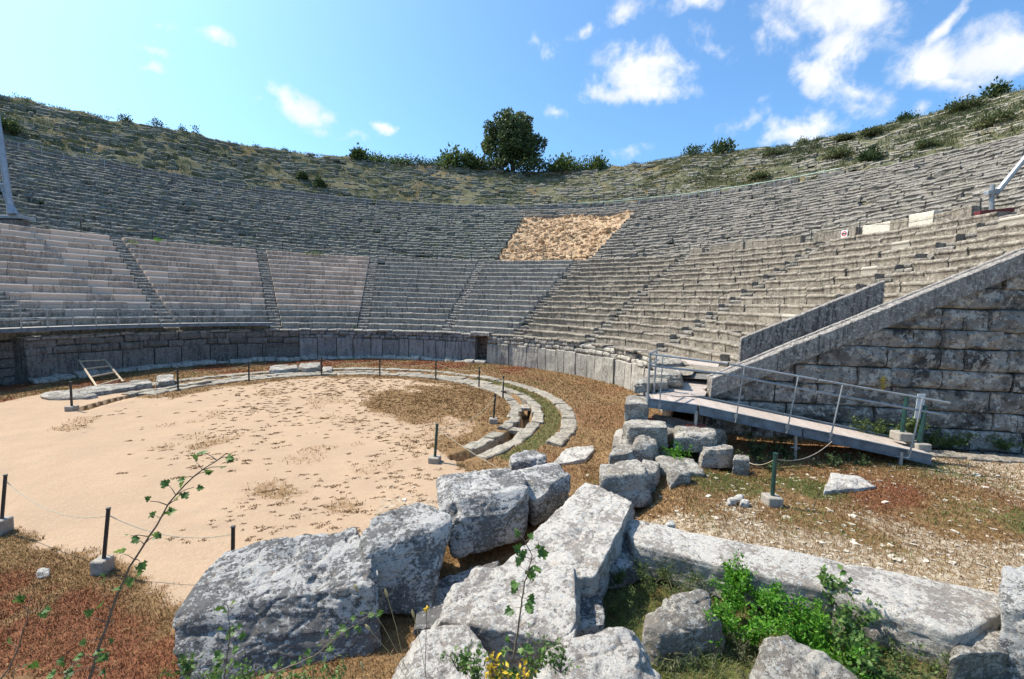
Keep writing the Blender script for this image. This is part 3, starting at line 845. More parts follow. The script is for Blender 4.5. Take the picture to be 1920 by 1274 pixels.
# ------------------------------------------------------------------ arena wall
def make_arena_wall():
    w = empty('arena_wall', (0, RP0, 0), 'curved arena wall of upright slabs under rough courses, with one small doorway', 'wall')
    d0, d1 = math.radians(42.7), math.radians(46.1)
    mp = lambda s, r, z: pol(s / RP0, rpod(s / RP0) + r, z)
    seg = [(math.radians(-55.5), math.radians(-5), 'slab_dark', 2.0, 1.42), (math.radians(-5), d0, 'slab', 1.15, 1.72), (d1, math.radians(126), 'slab_lit', .95, 1.66)]  # slab materials follow sun and shade along the wall, painted in
    for (a, b, mt, L, hh) in seg:
        s = a * RP0
        while s < b * RP0 - .2:
            l = L * rng.uniform(.7, 1.3)
            if b * RP0 - s - l < .5 * L: l = b * RP0 - s
            mb = MB(); h = hh + rng.normal() * .045
            z0 = .16 if mt != 'slab_lit' else -.1
            strip_blocks(mb, mp, [(.05, z0 - .3), (.03, z0), (rng.normal() * .02, h * .35), (rng.normal() * .02, h * .7), (.0, h - .06), (.05, h), (.45, h)], s, s + l, l, gap=.055, jr=.035, jz=0, rough=.03, freq=1.3, rl=0, seg=.25, endin=.035)
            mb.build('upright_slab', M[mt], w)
            s += l
        rest = ZP - .16 - hh
        mb = MB()
        zz = hh + .015
        for q in range(2):
            c = rest / 2
            strip_blocks(mb, mp, [(.06, 0 + zz), (.02, .03 + zz), (-.02, c * .4 + zz), (-.01, c - .07 + zz), (.05, c - .01 + zz), (.55, c - .015 + zz)], a * RP0, b * RP0, .62 if mt != 'slab_dark' else 1.0,
                         jr=.04, jz=.025, rough=.05, freq=1.8, seg=.22, gap=.05, tilt=.03, rl=.5, endin=.06, miss=.02)
            zz += c
        mb.build('rough_course', M[mt], w)
        mb = MB()
        strip_blocks(mb, mp, [(-.02, ZP - .17), (-.06, ZP - .14), (-.07, ZP - .05), (-.02, ZP), (.5, ZP), (1.0, ZP - .01)], a * RP0, b * RP0, 1.05, jr=.04, jz=.025, rough=.04, seg=.3, gap=.04, tilt=.015, endin=.05, miss=.03)
        mb.build('coping_course', M['grey' if mt != 'slab_lit' else 'warm'], w)
        mb = MB()
        Am, Bm = (a, min(b, math.radians(46)))
        if mt != 'slab_lit':
            strip_blocks(mb, mp, [(-.5, -.2), (-.42, .1), (-.3, .2), (-.05, .24), (.2, .25)], a * RP0, b * RP0, 1.1, jr=.12, jz=.06, rough=.12, seg=.25, tilt=.04, endin=.08, miss=.12)
            mb.build('bedrock_footing', M['slab_lit'], w)
    mb = MB()                                # the wall steps back at its ruined left end
    for q in range(5):
        strip_blocks(mb, lambda s, r, z: pol(s / 18.6, 18.6 + r, z + q * .46 - .1), [(.05, 0), (0, .03), (-.02, .25), (0, .42), (.06, .45), (.5, .45)], math.radians(-84) * 18.6, math.radians(-55) * 18.6, 1.1, jr=.05, jz=.02, rough=.06, seg=.25)
    mb.build('ruined_end', M['slab_dark'], w)
    # dark core behind the facing
    mb = MB()
    aa = np.concatenate([np.radians(np.arange(-55.5, 42.9, 1.)), [d0]])
    for A_ in (aa, np.concatenate([[d1], np.radians(np.arange(47, 126.1, 1.))])):
        V = np.stack([pol(A_, rpod(A_) + .25, -.3), pol(A_, rpod(A_) + .25, ZP - .1), pol(A_, np.full(len(A_), 19.2), ZP - .1)], 1)
        mb.add(V, [grid_faces(len(A_), 3)])
    for A_ in (d0, d1, math.radians(-55.5)):
        mb.add([pol(np.array(A_), np.array(float(rpod(A_)) + .25), -.3), pol(np.array(A_), np.array(float(rpod(A_)) + .25), ZP - .1), pol(np.array(A_), np.array(19.3), ZP - .1), pol(np.array(A_), np.array(19.3), -.3)], [(0, 1, 2, 3)])
    mb.build('rubble_core', M['slab_dark'], w)
    # doorway: lintel, reddish back wall
    mb = MB()
    strip_blocks(mb, mp, [(-.14, ZP - .22), (-.18, ZP - .15), (-.16, ZP + .06), (-.1, ZP + .12), (.9, ZP + .1), (1.0, ZP - .22)], d0 * RP0 - .45, d1 * RP0 + .3, 2.0, jr=0, jz=0, rough=.04, seg=.2, rl=0)
    mb.build('door_lintel', M['grey'], w)
    mb = MB()
    for z in np.arange(0, 2.2, .36):
        strip_blocks(mb, lambda s, r, z_: pol(s / RP0, 18.55 + r, z_ + z), [(.03, 0), (0, .04), (0, .3), (.05, .345), (.3, .35)], d0 * RP0, d1 * RP0, .4, rough=.04, jr=.04, seg=.15)
    mb.build('doorway_back', stone_mat('reddish_rubble', (.21, .13, .09), (.16, .12, .1), (.05, .04, .035)), w)
    mb = MB()
    strip_blocks(mb, mp, [(-.35, -.1), (-.3, .15), (-.2, .24), (.5, .25)], d0 * RP0, d1 * RP0, 1.0, rough=.05, rl=0, seg=.2)
    mb.build('door_sill', M['slab_lit'], w)
make_arena_wall()

# paving on top of the wall at the right end, seen past the ramp
mb = MB()
aa = np.radians(np.linspace(84, 121, 40))
V = np.stack([pol(aa, rpod(aa) + .8, ZP - .03), pol(aa, np.full(40, 19.1), ZP - .03)], 1)
mb.add(V, [grid_faces(40, 2)])
tag(mb.build('wall_top_path', M['warm']), kind='structure')

# ------------------------------------------------------------------ drain rings
def ring(R0, R1_, z0, z1, a0, a1, L, mt, name, lab, cat, miss=0., rough=.05):
    mb = MB(); Rm = (R0 + R1_) / 2; h = (R1_ - R0) / 2
    strip_blocks(mb, lambda s, r, z: pol(s / Rm, Rm + r, z), [(-h, z0), (-h, z1 - .03), (-h + .04, z1), (h - .04, z1), (h, z1 - .03), (h, z0)], math.radians(a0) * Rm, math.radians(a1) * Rm, L,
                 jr=.03, jz=.016, rough=rough, seg=.16, gap=.012, miss=miss, tilt=.012, endin=.03, rl=.5, freq=2.6)
    return tag(mb.build(name, M[mt]), lab, cat)
ring(8.93, 9.42, -.6, .07, -58, 150, 1.1, 'kerb', 'kerb_ring', 'inner kerb of the drain ring, curving along the edge of the sand', 'kerb', .03)
ring(9.92, 10.42, -.6, .07, -60, 152, 1.1, 'kerb', 'kerb_ring', 'outer kerb of the drain ring, beside the green grass strip', 'kerb', .03)
ring(11.25, 11.88, -.1, .07, -58, 138, .8, 'kerb', 'paving_ring', 'outermost ring of pale flagstones between grass strips in front of the arena wall', 'paving', .03)
mb = MB()
for (a0, a1) in ((-58, -50), (-36, 84), (104, 109), (130, 133)):
    Rm = 9.67
    strip_blocks(mb, lambda s, r, z: pol(s / Rm, Rm + r, z), [(-.27, -.12), (-.27, .0), (-.24, .03), (.24, .03), (.27, 0), (.27, -.12)], math.radians(a0) * Rm, math.radians(a1) * Rm, .9, jr=.01, jz=.015, rough=.02, seg=.22, miss=.05)
tag(mb.build('drain_cover', M['kerb']), 'flat cover slabs lying over the drain between the two kerbs', 'cover slabs')

# ------------------------------------------------------------------ retaining wall with stair parapets
def make_retaining():
    sA, zA = 0., athd(1330, 708, 15.7)[2]
    pB = athd(1920, 470, 14.5); sB, zB = wline(pB)[0], pB[2]
    sl = (zB - zA) / (sB - sA)
    w = empty('retaining_wall', (*WA, .4), 'tall retaining wall of big dark rough blocks with a sloping coping, right of the ramp', 'wall')
    band = .70
    z = -.1; k = 0
    hs = [.62, .70, .60, .74, .66, .72, .62, .72, .68, .74, .7, .66, .7, .7]
    while z < 7.0:
        h = hs[k % len(hs)]
        s0 = max(-.05, (z - (zA - band)) / sl - .1)
        mb = MB()
        sec = [(.22, .012), (.045, .018), (0, .045)] + [(-.02 - .03 * math.sin(PI * q), h * q) for q in (.12, .22, .32, .42, .52, .62, .72, .82, .9)] + [(0, h - .04), (.045, h - .012), (.22, h - .01)]
        sec = [(a, b + z) for a, b in sec]
        strip_blocks(mb, wmap, sec, s0, 27, 1.5, jr=.05, jz=.012, rough=.07, freq=2.0, seg=.075, gap=.05, rl=.6, tilt=.006, endin=.03, new=.0, w=[0, .2, .5] + [1] * 9 + [.5, .2, 0], oct=4)
        mb.build('block_course', M['ashlar'], w)
        z += h; k += 1
    mb = MB()
    ss = np.array([-.1, 27.]); zt = zA - band + sl * ss
    V = [wmap(ss[0], .2, -.5), wmap(ss[1], .2, -.5), wmap(ss[1], .2, zt[1] + .3), wmap(ss[0], .2, zt[0] + .3), wmap(ss[0], 1.5, -.5), wmap(ss[0], 1.5, zt[0] + .1)]
    mb.add(V, [(0, 1, 2, 3), (0, 3, 5, 4)])
    mb.build('rubble_core', M['slab_dark'], w)
    mp = lambda s, r, z: np.stack([WA[0] + WU[0] * s + WN[0] * r, WA[1] + WU[1] * s + WN[1] * r, z + sl * s], -1)
    mb = MB()
    strip_blocks(mb, mp, [(.4, zA - band), (-.2, zA - band + .02), (-.21, zA - band * .6), (-.21, zA - .03), (-.18, zA), (.12, zA + .0), (.14, zA + .05), (.3, zA + .05), (.32, zA - .3)], -.02, 27, 2.5, jr=.01, jz=.006, rough=.018, freq=3, seg=.15, gap=.014, rl=.2, endin=.015, tilt=.0)
    mb.build('coping', M['coping'], w)
    # upper parapet across the stair
    z2a = athd(1390, 635, 17.2)[2]; z2b = athd(1663, 525, 16.5)[2]
    sl2 = (z2b - z2a) / (S2B - S2A)
    mp2 = lambda s, r, z: np.stack([WA[0] + WU[0] * s + WN[0] * (OFF2 + r), WA[1] + WU[1] * s + WN[1] * (OFF2 + r), z + sl2 * (s - S2A)], -1)
    mb = MB()
    strip_blocks(mb, mp2, [(.0, z2a - 1.35), (0, z2a - .6), (0, z2a - .03), (.03, z2a), (.22, z2a), (.25, z2a - .03), (.25, z2a - 1.2)], S2A, S2B, 2.6, jr=.006, jz=.006, rough=.018, freq=3, seg=.15, gap=.012, rl=.2, endin=.015)
    tag(mb.build('stair_parapet', M['coping']), 'free standing sloping stone parapet between the seats and the retaining wall', 'parapet')
    # stair flight between the parapets
    st = MB()
    n = 60
    for i in range(n):
        s = .35 + i * .44; zz = zA + .1 - .55 + sl * s
        box(st, wmap(s, .35, zz - .3), np.append(WU * .46, 0), np.append(WN * (OFF2 - .4), 0), (0, 0, .42), .015)
        if s > 24: break
    tag(st.build('stair_flight', M['coping']), 'stone stair climbing hidden between the two sloping parapets', 'stairs')
make_retaining()

# ------------------------------------------------------------------ parapet blocks on the terrace above the lower tier
def pblocks(px0, px1, py, n, mt, labs, name='parapet_block', h=.72, Rb=31.55):
    a = [math.atan2(*oncyl(px, py, Rb)[:2]) for px in (px0, px1)]
    ed = np.linspace(a[0], a[1], n + 1)
    for k in range(n):
        mb = MB(); Rm = Rb
        strip_blocks(mb, lambda s, r, z: pol(s / Rm, Rm + r, z + ZD1), [(.0, -.1), (0, h * .5), (0, h - .04), (.04, h), (.5, h), (.54, h - .04), (.54, -.1)], ed[k] * Rm, ed[k + 1] * Rm, 9, jr=.02, jz=.02, rough=.012, rl=0, gap=.015, seg=.4)
        tag(mb.build(name, M[mt]), labs[k % len(labs)], 'stone block', 'blocks along the front of the middle terrace')
pblocks(1330, 1500, 462, 4, 'warm', ['plain grey terrace block, leftmost of the row of four before the sign', 'plain grey terrace block, second from left of the row of four before the sign', 'plain grey terrace block, third from left of the row of four before the sign', 'plain grey terrace block, last of the row of four, next to the thin post'])
pblocks(1523, 1603, 450, 2, 'warm', ['smooth grey terrace block left of the one with the round sign', 'smooth grey terrace block carrying the small round sign'])
pblocks(1617, 1668, 438, 1, 'white', ['long bright white new terrace block, larger of the two whites'])
pblocks(1668, 1702, 432, 1, 'warm', ['dull grey terrace block between two bright white ones'])
pblocks(1702, 1748, 425, 1, 'white', ['bright white new terrace block right of the dull grey one'], h=.85)
pblocks(1748, 1820, 415, 2, 'warm', ['pale weathered terrace block right of the white blocks', 'pale weathered terrace block beside the maroon frame'])
pblocks(1292, 1316, 474, 1, 'warm', ['short separate terrace block left of the row of four'], h=.55)
# round sign fixed on a block
def make_sign():
    a = math.atan2(*oncyl(1583, 446, 31.5)[:2])
    c = pol(np.array(a), np.array(31.5), ZD1 + .36); tx = np.array([math.cos(a), -math.sin(a), 0]); up = np.array([0, 0, 1.]); nn = -np.array([math.sin(a), math.cos(a), 0])
    e = empty('warning_sign', c, 'small square white sign with red ring and dark bar on a terrace block', 'sign')
    mb = MB(); box(mb, c - tx * .2 - up * .22, tx * .4, up * .44, nn * .03, .004); mb.build('sign_panel', M['signwhite'], e)
    mb = MB(); th = np.linspace(0, 2 * PI, 25)[:-1]
    V = np.concatenate([c + nn * .036 + r * (np.cos(th)[:, None] * tx + np.sin(th)[:, None] * up) for r in (.17, .1)])
    k = 24; mb.add(V, [np.array([[i, (i + 1) % k, k + (i + 1) % k, k + i] for i in range(k)])]); mb.build('ring', M['signred'], e)
    mb = MB(); box(mb, c - tx * .13 - up * .045 + nn * .034, tx * .26, up * .09, nn * .006, .002); mb.build('bar', M['signblack'], e)
make_sign()

# ------------------------------------------------------------------ posts and ropes on the middle terrace
ORD = ['first', 'second', 'third', 'fourth', 'fifth', 'sixth', 'seventh', 'eighth', 'ninth', 'tenth', 'eleventh', 'twelfth', 'thirteenth', 'fourteenth', 'fifteenth', 'sixteenth', 'seventeenth', 'eighteenth', 'nineteenth', 'twentieth']
tp = [(152, 436), (287, 452), (366, 459), (452, 466), (530, 474), (632, 480), (692, 483), (737, 486), (820, 489), (884, 490), (936, 490), (1018, 490), (1071, 489), (1146, 487), (1206, 484), (1292, 477), (1395, 470), (1522, 458), (1612, 449), (1837, 428)]
tops = []
for k, (px, py) in enumerate(tp):
    p = oncyl(px, py, 31.6); a = math.atan2(p[0], p[1])
    b = pol(np.array(a), np.array(31.62 if k < 16 else 31.5), ZD1 - .02)
    e = MB(); tube(e, [b, b + [0, 0, 1.0]], .035, 6)
    o = e.build('rope_post', M['dark_post']); tag(o, 'thin dark post on the terrace above the lower tier, %s from the left' % ORD[k], 'post', 'thin posts along the middle terrace')
    tops.append(b + [0, 0, .92])
mb = MB()
for p, q in zip(tops[:-1], tops[1:]):
    t = np.linspace(0, 1, 9)[:, None]; L = np.linalg.norm(q - p)
    pts = p + (q - p) * t; pts[:, 2] -= (4 * t * (1 - t))[:, 0] * min(.5, L * .06)
    a = np.arctan2(pts[:, 0], pts[:, 1]); rr = np.interp(np.linspace(0, 1, 9), [0, 1], [np.hypot(*p[:2]), np.hypot(*q[:2])])
    pts[:, 0], pts[:, 1] = np.sin(a) * rr, np.cos(a) * rr
    tube(mb, pts, .012, 4)
tag(mb.build('barrier_rope', M['rope']), 'thin pale rope strung between the posts of the middle terrace', 'rope')

# ------------------------------------------------------------------ ring posts
def ring_post(px, py, lab, mt='green_post', h=1.12, z=0., tilt=(0, 0), block=True, r=.045, bs=.3, p=None, bh=.25):
    b = at(px, py, z) if p is None else np.asarray(p)
    e = empty('rope_post', b, lab, 'post', 'green rope posts around the orchestra')
    top = b + np.array([tilt[0], tilt[1], h + .1])
    mb = MB(); tube(mb, [b + [0, 0, .05], top], r, 8); mb.build('pole', M[mt], e)
    mb = MB(); tube(mb, [top, top + [0, 0, .02]], r * 1.25, 8); mb.build('cap', M[mt], e)
    if block:
        mb = MB(); a = rng.uniform(-.2, .2) - PSI; ux = np.array([math.cos(a), math.sin(a), 0]); uy = np.array([-math.sin(a), math.cos(a), 0])
        box(mb, b - ux * bs / 2 - uy * bs / 2 - [0, 0, .05], ux * bs, uy * bs, (0, 0, bh), .02); mb.build('base_block', M['concrete'], e)
    return top
T1 = []
for (px, py, lab) in [(135, 770, 'dark rope post at the far left rear of the orchestra, nearest the ladder'), (334, 733, 'dark rope post beside the long broken kerb stone, right of the ladder'), (467, 717, 'dark rope post standing left of the row of loose white blocks'),
                      (603, 705, 'dark rope post standing among the loose white blocks'), (712, 707, 'dark rope post below the green tuft on the arena wall'), (817, 712, 'dark rope post left of the little doorway'),
                      (898, 727, 'dark rope post in front of the little doorway'), (943, 749, 'dark rope post right of the little doorway, on the drain kerb'), (925, 793, 'dark rope post in the brown weeds beside the open drain'),
                      (815, 868, 'green rope post on a grey block at the near end of the open drain')]:
    T1.append(ring_post(px, py, lab, 'dark_post' if px not in (815,) else 'green_post', block=px in (135, 815, 925), tilt=(.06, 0) if px in (815, 925) else (0, 0), bs=.34))
TF = [ring_post(2, 1000, 'leaning dark rope post cut by the left picture edge', 'dark_post', tilt=(.1, .05), bs=.28, h=1.1, bh=.36, r=.032), ring_post(193, 1075, 'dark leaning rope post on a concrete block in the red grass at left', 'dark_post', tilt=(.12, 0), bs=.25, h=1.08, bh=.33, r=.032),
      ring_post(436, 1098, 'dark rope post half hidden behind the big left boulder', 'dark_post', tilt=(.03, 0), bs=.2, h=.95, r=.032)]
pR = at(1447, 945, .62)
TR = ring_post(0, 0, 'dark green rope post on a concrete block in front of the ramp', 'green_post', p=pR, h=1.08, bs=.34)
pg1 = athd(1690, 822, 13.4); pg2 = athd(1722, 842, 13.2)
ring_post(0, 0, 'dark green post behind the low end of the ramp, left of the pale plate', 'green_post', p=pg1, h=1.2, tilt=(.12, .02), r=.06, bs=.42)
ring_post(0, 0, 'dark green post at the low end of the ramp, right of the pale plate', 'green_post', p=pg2, h=1.2, tilt=(.2, .02), r=.07, bs=.42)
mb = MB(); c = athd(1722, 785, 13.3); box(mb, c - RT * .12, RT * .24, FH * .02, np.array([.06, 0, .75]), .004)
tag(mb.build('info_plate', M['plate']), 'narrow pale plate between the two green posts at the ramp end', 'plate')

def rope(pairs, lab, sag=.12, r=.012):
    mb = MB()
    for p, q in pairs:
        t = np.linspace(0, 1, 15)[:, None]; pts = p + (q - p) * t; pts[:, 2] -= (4 * t * (1 - t))[:, 0] * sag * np.linalg.norm(q - p)
        tube(mb, pts, r, 5)
    return tag(mb.build('barrier_rope', M['rope']), lab, 'rope')
d = np.array([0, 0, .12])
rope([(a - d, b - d) for a, b in zip(T1[:-1], T1[1:])], 'thin rope strung between the posts around the back of the orchestra', .07, .009)
rope([(T1[-1] - d, at(990, 905, .3)), ], 'slack rope from the nearest drain post down toward the boulders', .03, .009)
rope([(TF[0] - d, TF[1] - d), (TF[1] - d, TF[2] - d)], 'slack thin rope between the front left posts', .085, .008)
rope([(TR - d, athd(1405, 868, 11.6)), (TR - d, athd(1560, 828, 12.9))], 'slack pale rope from the front green post to the ramp', .05, .009)

# ------------------------------------------------------------------ ramp
def make_ramp():
    PL, PJ, PR_ = athd(1214, 747, 14.2), athd(1310, 760, 13.88), athd(1748, 853, 12.6)
    e = empty('access_ramp', np.array([PJ[0], PJ[1], .4]), 'sloping steel framed access ramp with wooden planks and a tube handrail', 'ramp')
    hd = (PR_ - PL)[:2]; hd /= np.linalg.norm(hd); wv = np.array([-hd[1], hd[0], 0.])
    if wv[:2] @ FH[:2] < 0: wv = -wv
    W = 1.5
    PJ = np.array([*(PL[:2] + hd * ((PJ - PL)[:2] @ hd)), PJ[2]])
    up = np.array([0, 0, 1.])
    def beam(a, b, off, nm, hgt=.3, lift=0.):
        mb = MB(); o = wv * off
        obox(mb, a + o - up * (hgt - lift), b + o - up * (hgt - lift), wv * .07, up * hgt, bev=.008)
        obox(mb, a + o - up * (hgt - lift) - wv * .03, b + o - up * (hgt - lift) - wv * .03, wv * .03, up * .03, bev=.004)
        obox(mb, a + o - up * (.03 - lift) - wv * .03, b + o - up * (.03 - lift) - wv * .03, wv * .03, up * .03, bev=.004)
        mb.build(nm, M['beam'], e)
    g = (PR_ - PJ) / np.linalg.norm(PR_ - PJ)
    Mid = PJ + g * (np.linalg.norm(PR_ - PJ) * .47)
    for off in (0, W):
        lf = 0 if off == 0 else .07
        beam(PL, PJ - g * .03, off, 'side_beam', lift=lf); beam(PJ + g * .03, Mid - g * .015, off, 'side_beam', lift=lf); beam(Mid + g * .015, PR_, off, 'side_beam', lift=lf)
    beam_end = MB(); box(beam_end, PL - up * .3 + wv * .07, hd_ := np.append(hd, 0) * .07, wv * (W - .07), up * .36, .008); beam_end.build('end_beam', M['beam'], e)
    # planks
    for (a, b) in ((PL, PJ), (PJ, PR_)):
        L = np.linalg.norm(b - a); n = max(1, int(L / .215)); dv = (b - a) / n
        for k in range(n):
            mb = MB(); q = a + dv * k + wv * .075 - up * .035
            box(mb, q + dv * .035, dv * .93, wv * (W - .08), up * (.03 + rng.uniform(-.003, .003)), .004)
            mb.build('plank', PLK[int(rng.integers(0, 4))], e)
    # handrail
    def hrail(pts, nm='handrail', r=.032):
        mb = MB(); tube(mb, pts, r, 8); mb.build(nm, M['steel'], e)
    hrail([athd(1217, 664, 14.25), athd(1364, 683, 13.75)]); hrail([athd(1368, 683, 13.74), athd(1531, 712, 13.25)]); hrail([athd(1536, 713, 13.24), athd(1781, 756, 12.5)])
    hrail([athd(1216, 686, 14.25), athd(1361, 702, 13.75)], 'lower_rail'); hrail([athd(1365, 703, 13.74), athd(1527, 734, 13.25)], 'lower_rail'); hrail([athd(1532, 735, 13.24), athd(1774, 779, 12.5)], 'lower_rail')
    hrail([athd(1217, 664, 14.25), athd(1236, 656, 15.3)], 'end_rail'); hrail([athd(1216, 686, 14.25), athd(1234, 675, 15.3)], 'end_rail')
    for (t, f, h_, r) in (((1219, 662), (1212, 785), 14.22, .04), ((1231, 660), (1225, 745), 15.2, .035), ((1243, 668), (1236, 772), 14.12, .018), ((1396, 688), (1379, 792), 13.62, .018), ((1497, 706), (1475, 812), 13.3, .02),
                          ((1580, 722), (1556, 826), 13.02, .022), ((1730, 748), (1704, 859), 12.6, .022)):
        mb = MB(); a, b = athd(*t, h_), athd(*f, h_ - .03)
        tube(mb, [a, b], r, 7); tube(mb, [b - (b - a) * .0, b + wv * .06 - up * .02], r, 6)
        mb.build('upright', M['steel'], e)
        mb = MB(); c = a + (b - a) * .93; box(mb, c - np.append(hd, 0) * .05 + wv * .005, np.append(hd, 0) * .1, wv * .02, up * .12, .004); mb.build('bracket', M['steel'], e)
    for (px, y0, y1, h_, pl) in ((1212, 765, 786, 14.2, 1), (1306, 772, 798, 13.85, 1), (1492, 815, 886, 13.45, 0), (1690, 848, 874, 12.75, 0)):
        a, b = athd(px, y0, h_), athd(px - 2, y1, h_)
        mb = MB(); tube(mb, [a, b], .05, 8)
        if not pl: tube(mb, [a + (b - a) * .35 - np.append(hd, 0) * .13, a + (b - a) * .35 + np.append(hd, 0) * .13], .02, 6)
        leg = mb.build('leg', M['steel'], e)
        mb = MB(); box(mb, b - np.append(hd, 0) * .3 - wv * .15 - up * .05, np.append(hd, 0) * .6, wv * .3, up * .06, .006); mb.build('foot_plate', M['rust'] if pl else M['concrete'], leg)
    # wooden walkway joining the landing
    Q = [at(1228, 744, PL[2] - .04), at(1322, 742, PJ[2] + .02), at(1350, 680, ZP + .06), at(1276, 670, ZP + .06)]
    pw = empty('plank_walkway', (Q[0] + Q[1]) / 2, 'pale plank walkway on the wall top leading back from the ramp', 'walkway')
    n = 46
    for k in range(n):
        t0, t1 = k / n, (k + .93) / n
        a, b = Q[0] + (Q[3] - Q[0]) * t0, Q[1] + (Q[2] - Q[1]) * t0
        c, d_ = Q[1] + (Q[2] - Q[1]) * t1, Q[0] + (Q[3] - Q[0]) * t1
        mb = MB(); o = np.array([0, 0, rng.uniform(0, .006)])
        mb.add(np.array([a, b, c, d_, a - up * .04, b - up * .04, c - up * .04, d_ - up * .04]) + o, [(0, 1, 2, 3), (0, 4, 5, 1), (1, 5, 6, 2), (2, 6, 7, 3), (3, 7, 4, 0)])
        mb.build('plank', PLK[int(rng.integers(0, 4))], pw)
PLK = [plain_mat('plank_wood', c, .85, 0, .16, 11, .3) for c in ((.42, .345, .29), (.37, .305, .255), (.45, .37, .315), (.40, .325, .27))]
make_ramp()

mb = MB()
strip_blocks(mb, wmap, [(-1.35, .35), (-1.33, .66), (-1.28, .69), (-.85, .69), (-.82, .6), (-.82, .35)], 5.4, 20, .9, jr=.03, jz=.012, rough=.03, seg=.2, gap=.012)
tag(mb.build('kerb_stone', M['warm']), 'low pale edging stones along the foot of the retaining wall right of the ramp', 'kerb')

# ------------------------------------------------------------------ left steel walkway
def make_left_walk():
    e = empty('steel_walkway', pol(np.array(math.radians(-35)), np.array(18.2), ZP), 'long curved grey steel walkway with a three bar railing above the left arena wall', 'walkway')
    a = np.radians(np.linspace(-75, -10.9, 50)); Rm = 17.55 
    z = ZP + .52
    for (r0, r1, z0, z1, nm, mt) in ((17.5, 18.6, z - .05, z, 'deck', 'concrete'), (17.42, 17.5, z - .2, z + .03, 'edge_beam', 'beam')):
        sec = [(r0, z0), (r0, z1), (r1, z1), (r1, z0)]
        V = np.stack([pol(a, np.full(50, r), zz) for r, zz in sec], 1)
        mb = MB(); mb.add(V, [grid_faces(50, 4, True)]); mb.build(nm, M[mt], e)
    for zz in (1.3, .86, .45):
        mb = MB(); tube(mb, pol(a[:-3], np.full(47, 17.52), z + zz), .026, 6); mb.build('rail', M['steel'], e)
    for px in (40, 90, 137, 181, 222, 262, 301, 338, 373, 408, 441, 474):
        q = at(px, 640, z); d_ = ray(px, 630); t = np.arange(15, 60, .02); P = CAM + d_ * t[:, None]; R = np.hypot(P[:, 0], P[:, 1]); k = np.argmax((R > 17.52) & (t > 22))
        aa = math.atan2(P[k, 0], P[k, 1]); b = pol(np.array(aa), np.array(17.5), z - .15)
        mb = MB(); tube(mb, [b, b + [0, 0, 1.46]], .032, 6); mb.build('post', M['steel'], e)
make_left_walk()

# ------------------------------------------------------------------ ladder
def make_ladder():
    p0, p1 = at(186, 732, .05), at(231, 716, .05)
    q0, q1 = oncyl(148, 676, 17.45), oncyl(196, 674, 17.45)
    e = empty('wooden_ladder', p0, 'pale wooden ladder leaning on the dark left arena wall', 'ladder')
    for a, b in ((p0, q0), (p1, q1)):
        mb = MB(); tube(mb, [a, b], .05, 6); mb.build('rail', M['ladderwood'], e)
    for t in (.12, .4, .68, .96):
        mb = MB(); tube(mb, [p0 + (q0 - p0) * t, p1 + (q1 - p1) * t], .045, 6); mb.build('rung', M['ladderwood'], e)
make_ladder()

# ------------------------------------------------------------------ masts
def make_masts():
    b = pol(np.array(math.radians(-41.0)), np.array(32.6), ZD1 + .1)
    hdb = (b - CAM) @ FH
    P = lambda x, y, h=0: athd(x, y, hdb + h)
    e = empty('steel_mast', b, 'leaning blue grey steel mast on a base plate at the left picture edge', 'mast')
    mb = MB()
    pts = [P(24, 402), P(19, 385), P(15, 360), P(6, 300), P(-6, 220), P(-16, 150)]
    tube(mb, pts, [.34, .21, .2, .2, .19, .18], 10); mb.build('column', M['mast'], e)
    mb = MB(); tube(mb, [P(16, 392), P(4, 352), P(-14, 320)], .09, 8); tube(mb, [P(9, 345), P(-12, 352)], .09, 8); mb.build('brace', M['mast'], e)
    mb = MB(); q = P(-20, 404); box(mb, q - [0, 0, .22], (P(36, 404) - q), FH * 1.2, (0, 0, .25), .02); mb.build('base_plate', M['mast'], e)
    mb = MB(); q = P(-14, 412); box(mb, q - [0, 0, .9], (P(30, 412) - q), FH * 1.0, (0, 0, .9), .03); mb.build('plinth', M['slab_dark'], e)
    # right hand crane with frame
    s = oncyl(1857, 405, 32.3); hd_ = (s - CAM) @ FH
    P = lambda x, y, h=0.: athd(x, y, hd_ + h)
    e = empty('crane_mast', P(1858, 400), 'pale grey hoist post with a long diagonal strut at the right picture edge', 'crane')
    mb = MB(); tube(mb, [P(1858, 402), P(1861, 347)], .1, 8); mb.build('post', M['steel'], e)
    mb = MB(); tube(mb, [P(1866, 365), P(1926, 292), P(1990, 212)], .12, 8); mb.build('strut', M['steel'], e)
    mb = MB(); box(mb, P(1853, 366, -.1), P(1874, 362, -.1) - P(1853, 366, -.1), FH * .25, (0, 0, .22), .02); mb.build('clamp', M['steel'], e)
    e = empty('maroon_frame', P(1870, 412, -.4), 'low maroon steel stand on the terrace under the crane post', 'stand')
    a, b_ = P(1838, 397, -1.0), P(1903, 391, -1.0)
    mb = MB(); obox(mb, a - [0, 0, .16], b_ - [0, 0, .16], FH * .3, np.array([0, 0, .2]), bev=.01); mb.build('top_beam', M['maroon'], e)
    for x in (1842, 1866, 1897):
        y = 397 - (x - 1838) * .09
        mb = MB(); q = P(x, y, -1.0); box(mb, q - [0, 0, .75], RT * .14, FH * .16, (0, 0, .6), .01); mb.build('leg', M['maroon'], e)
make_masts()

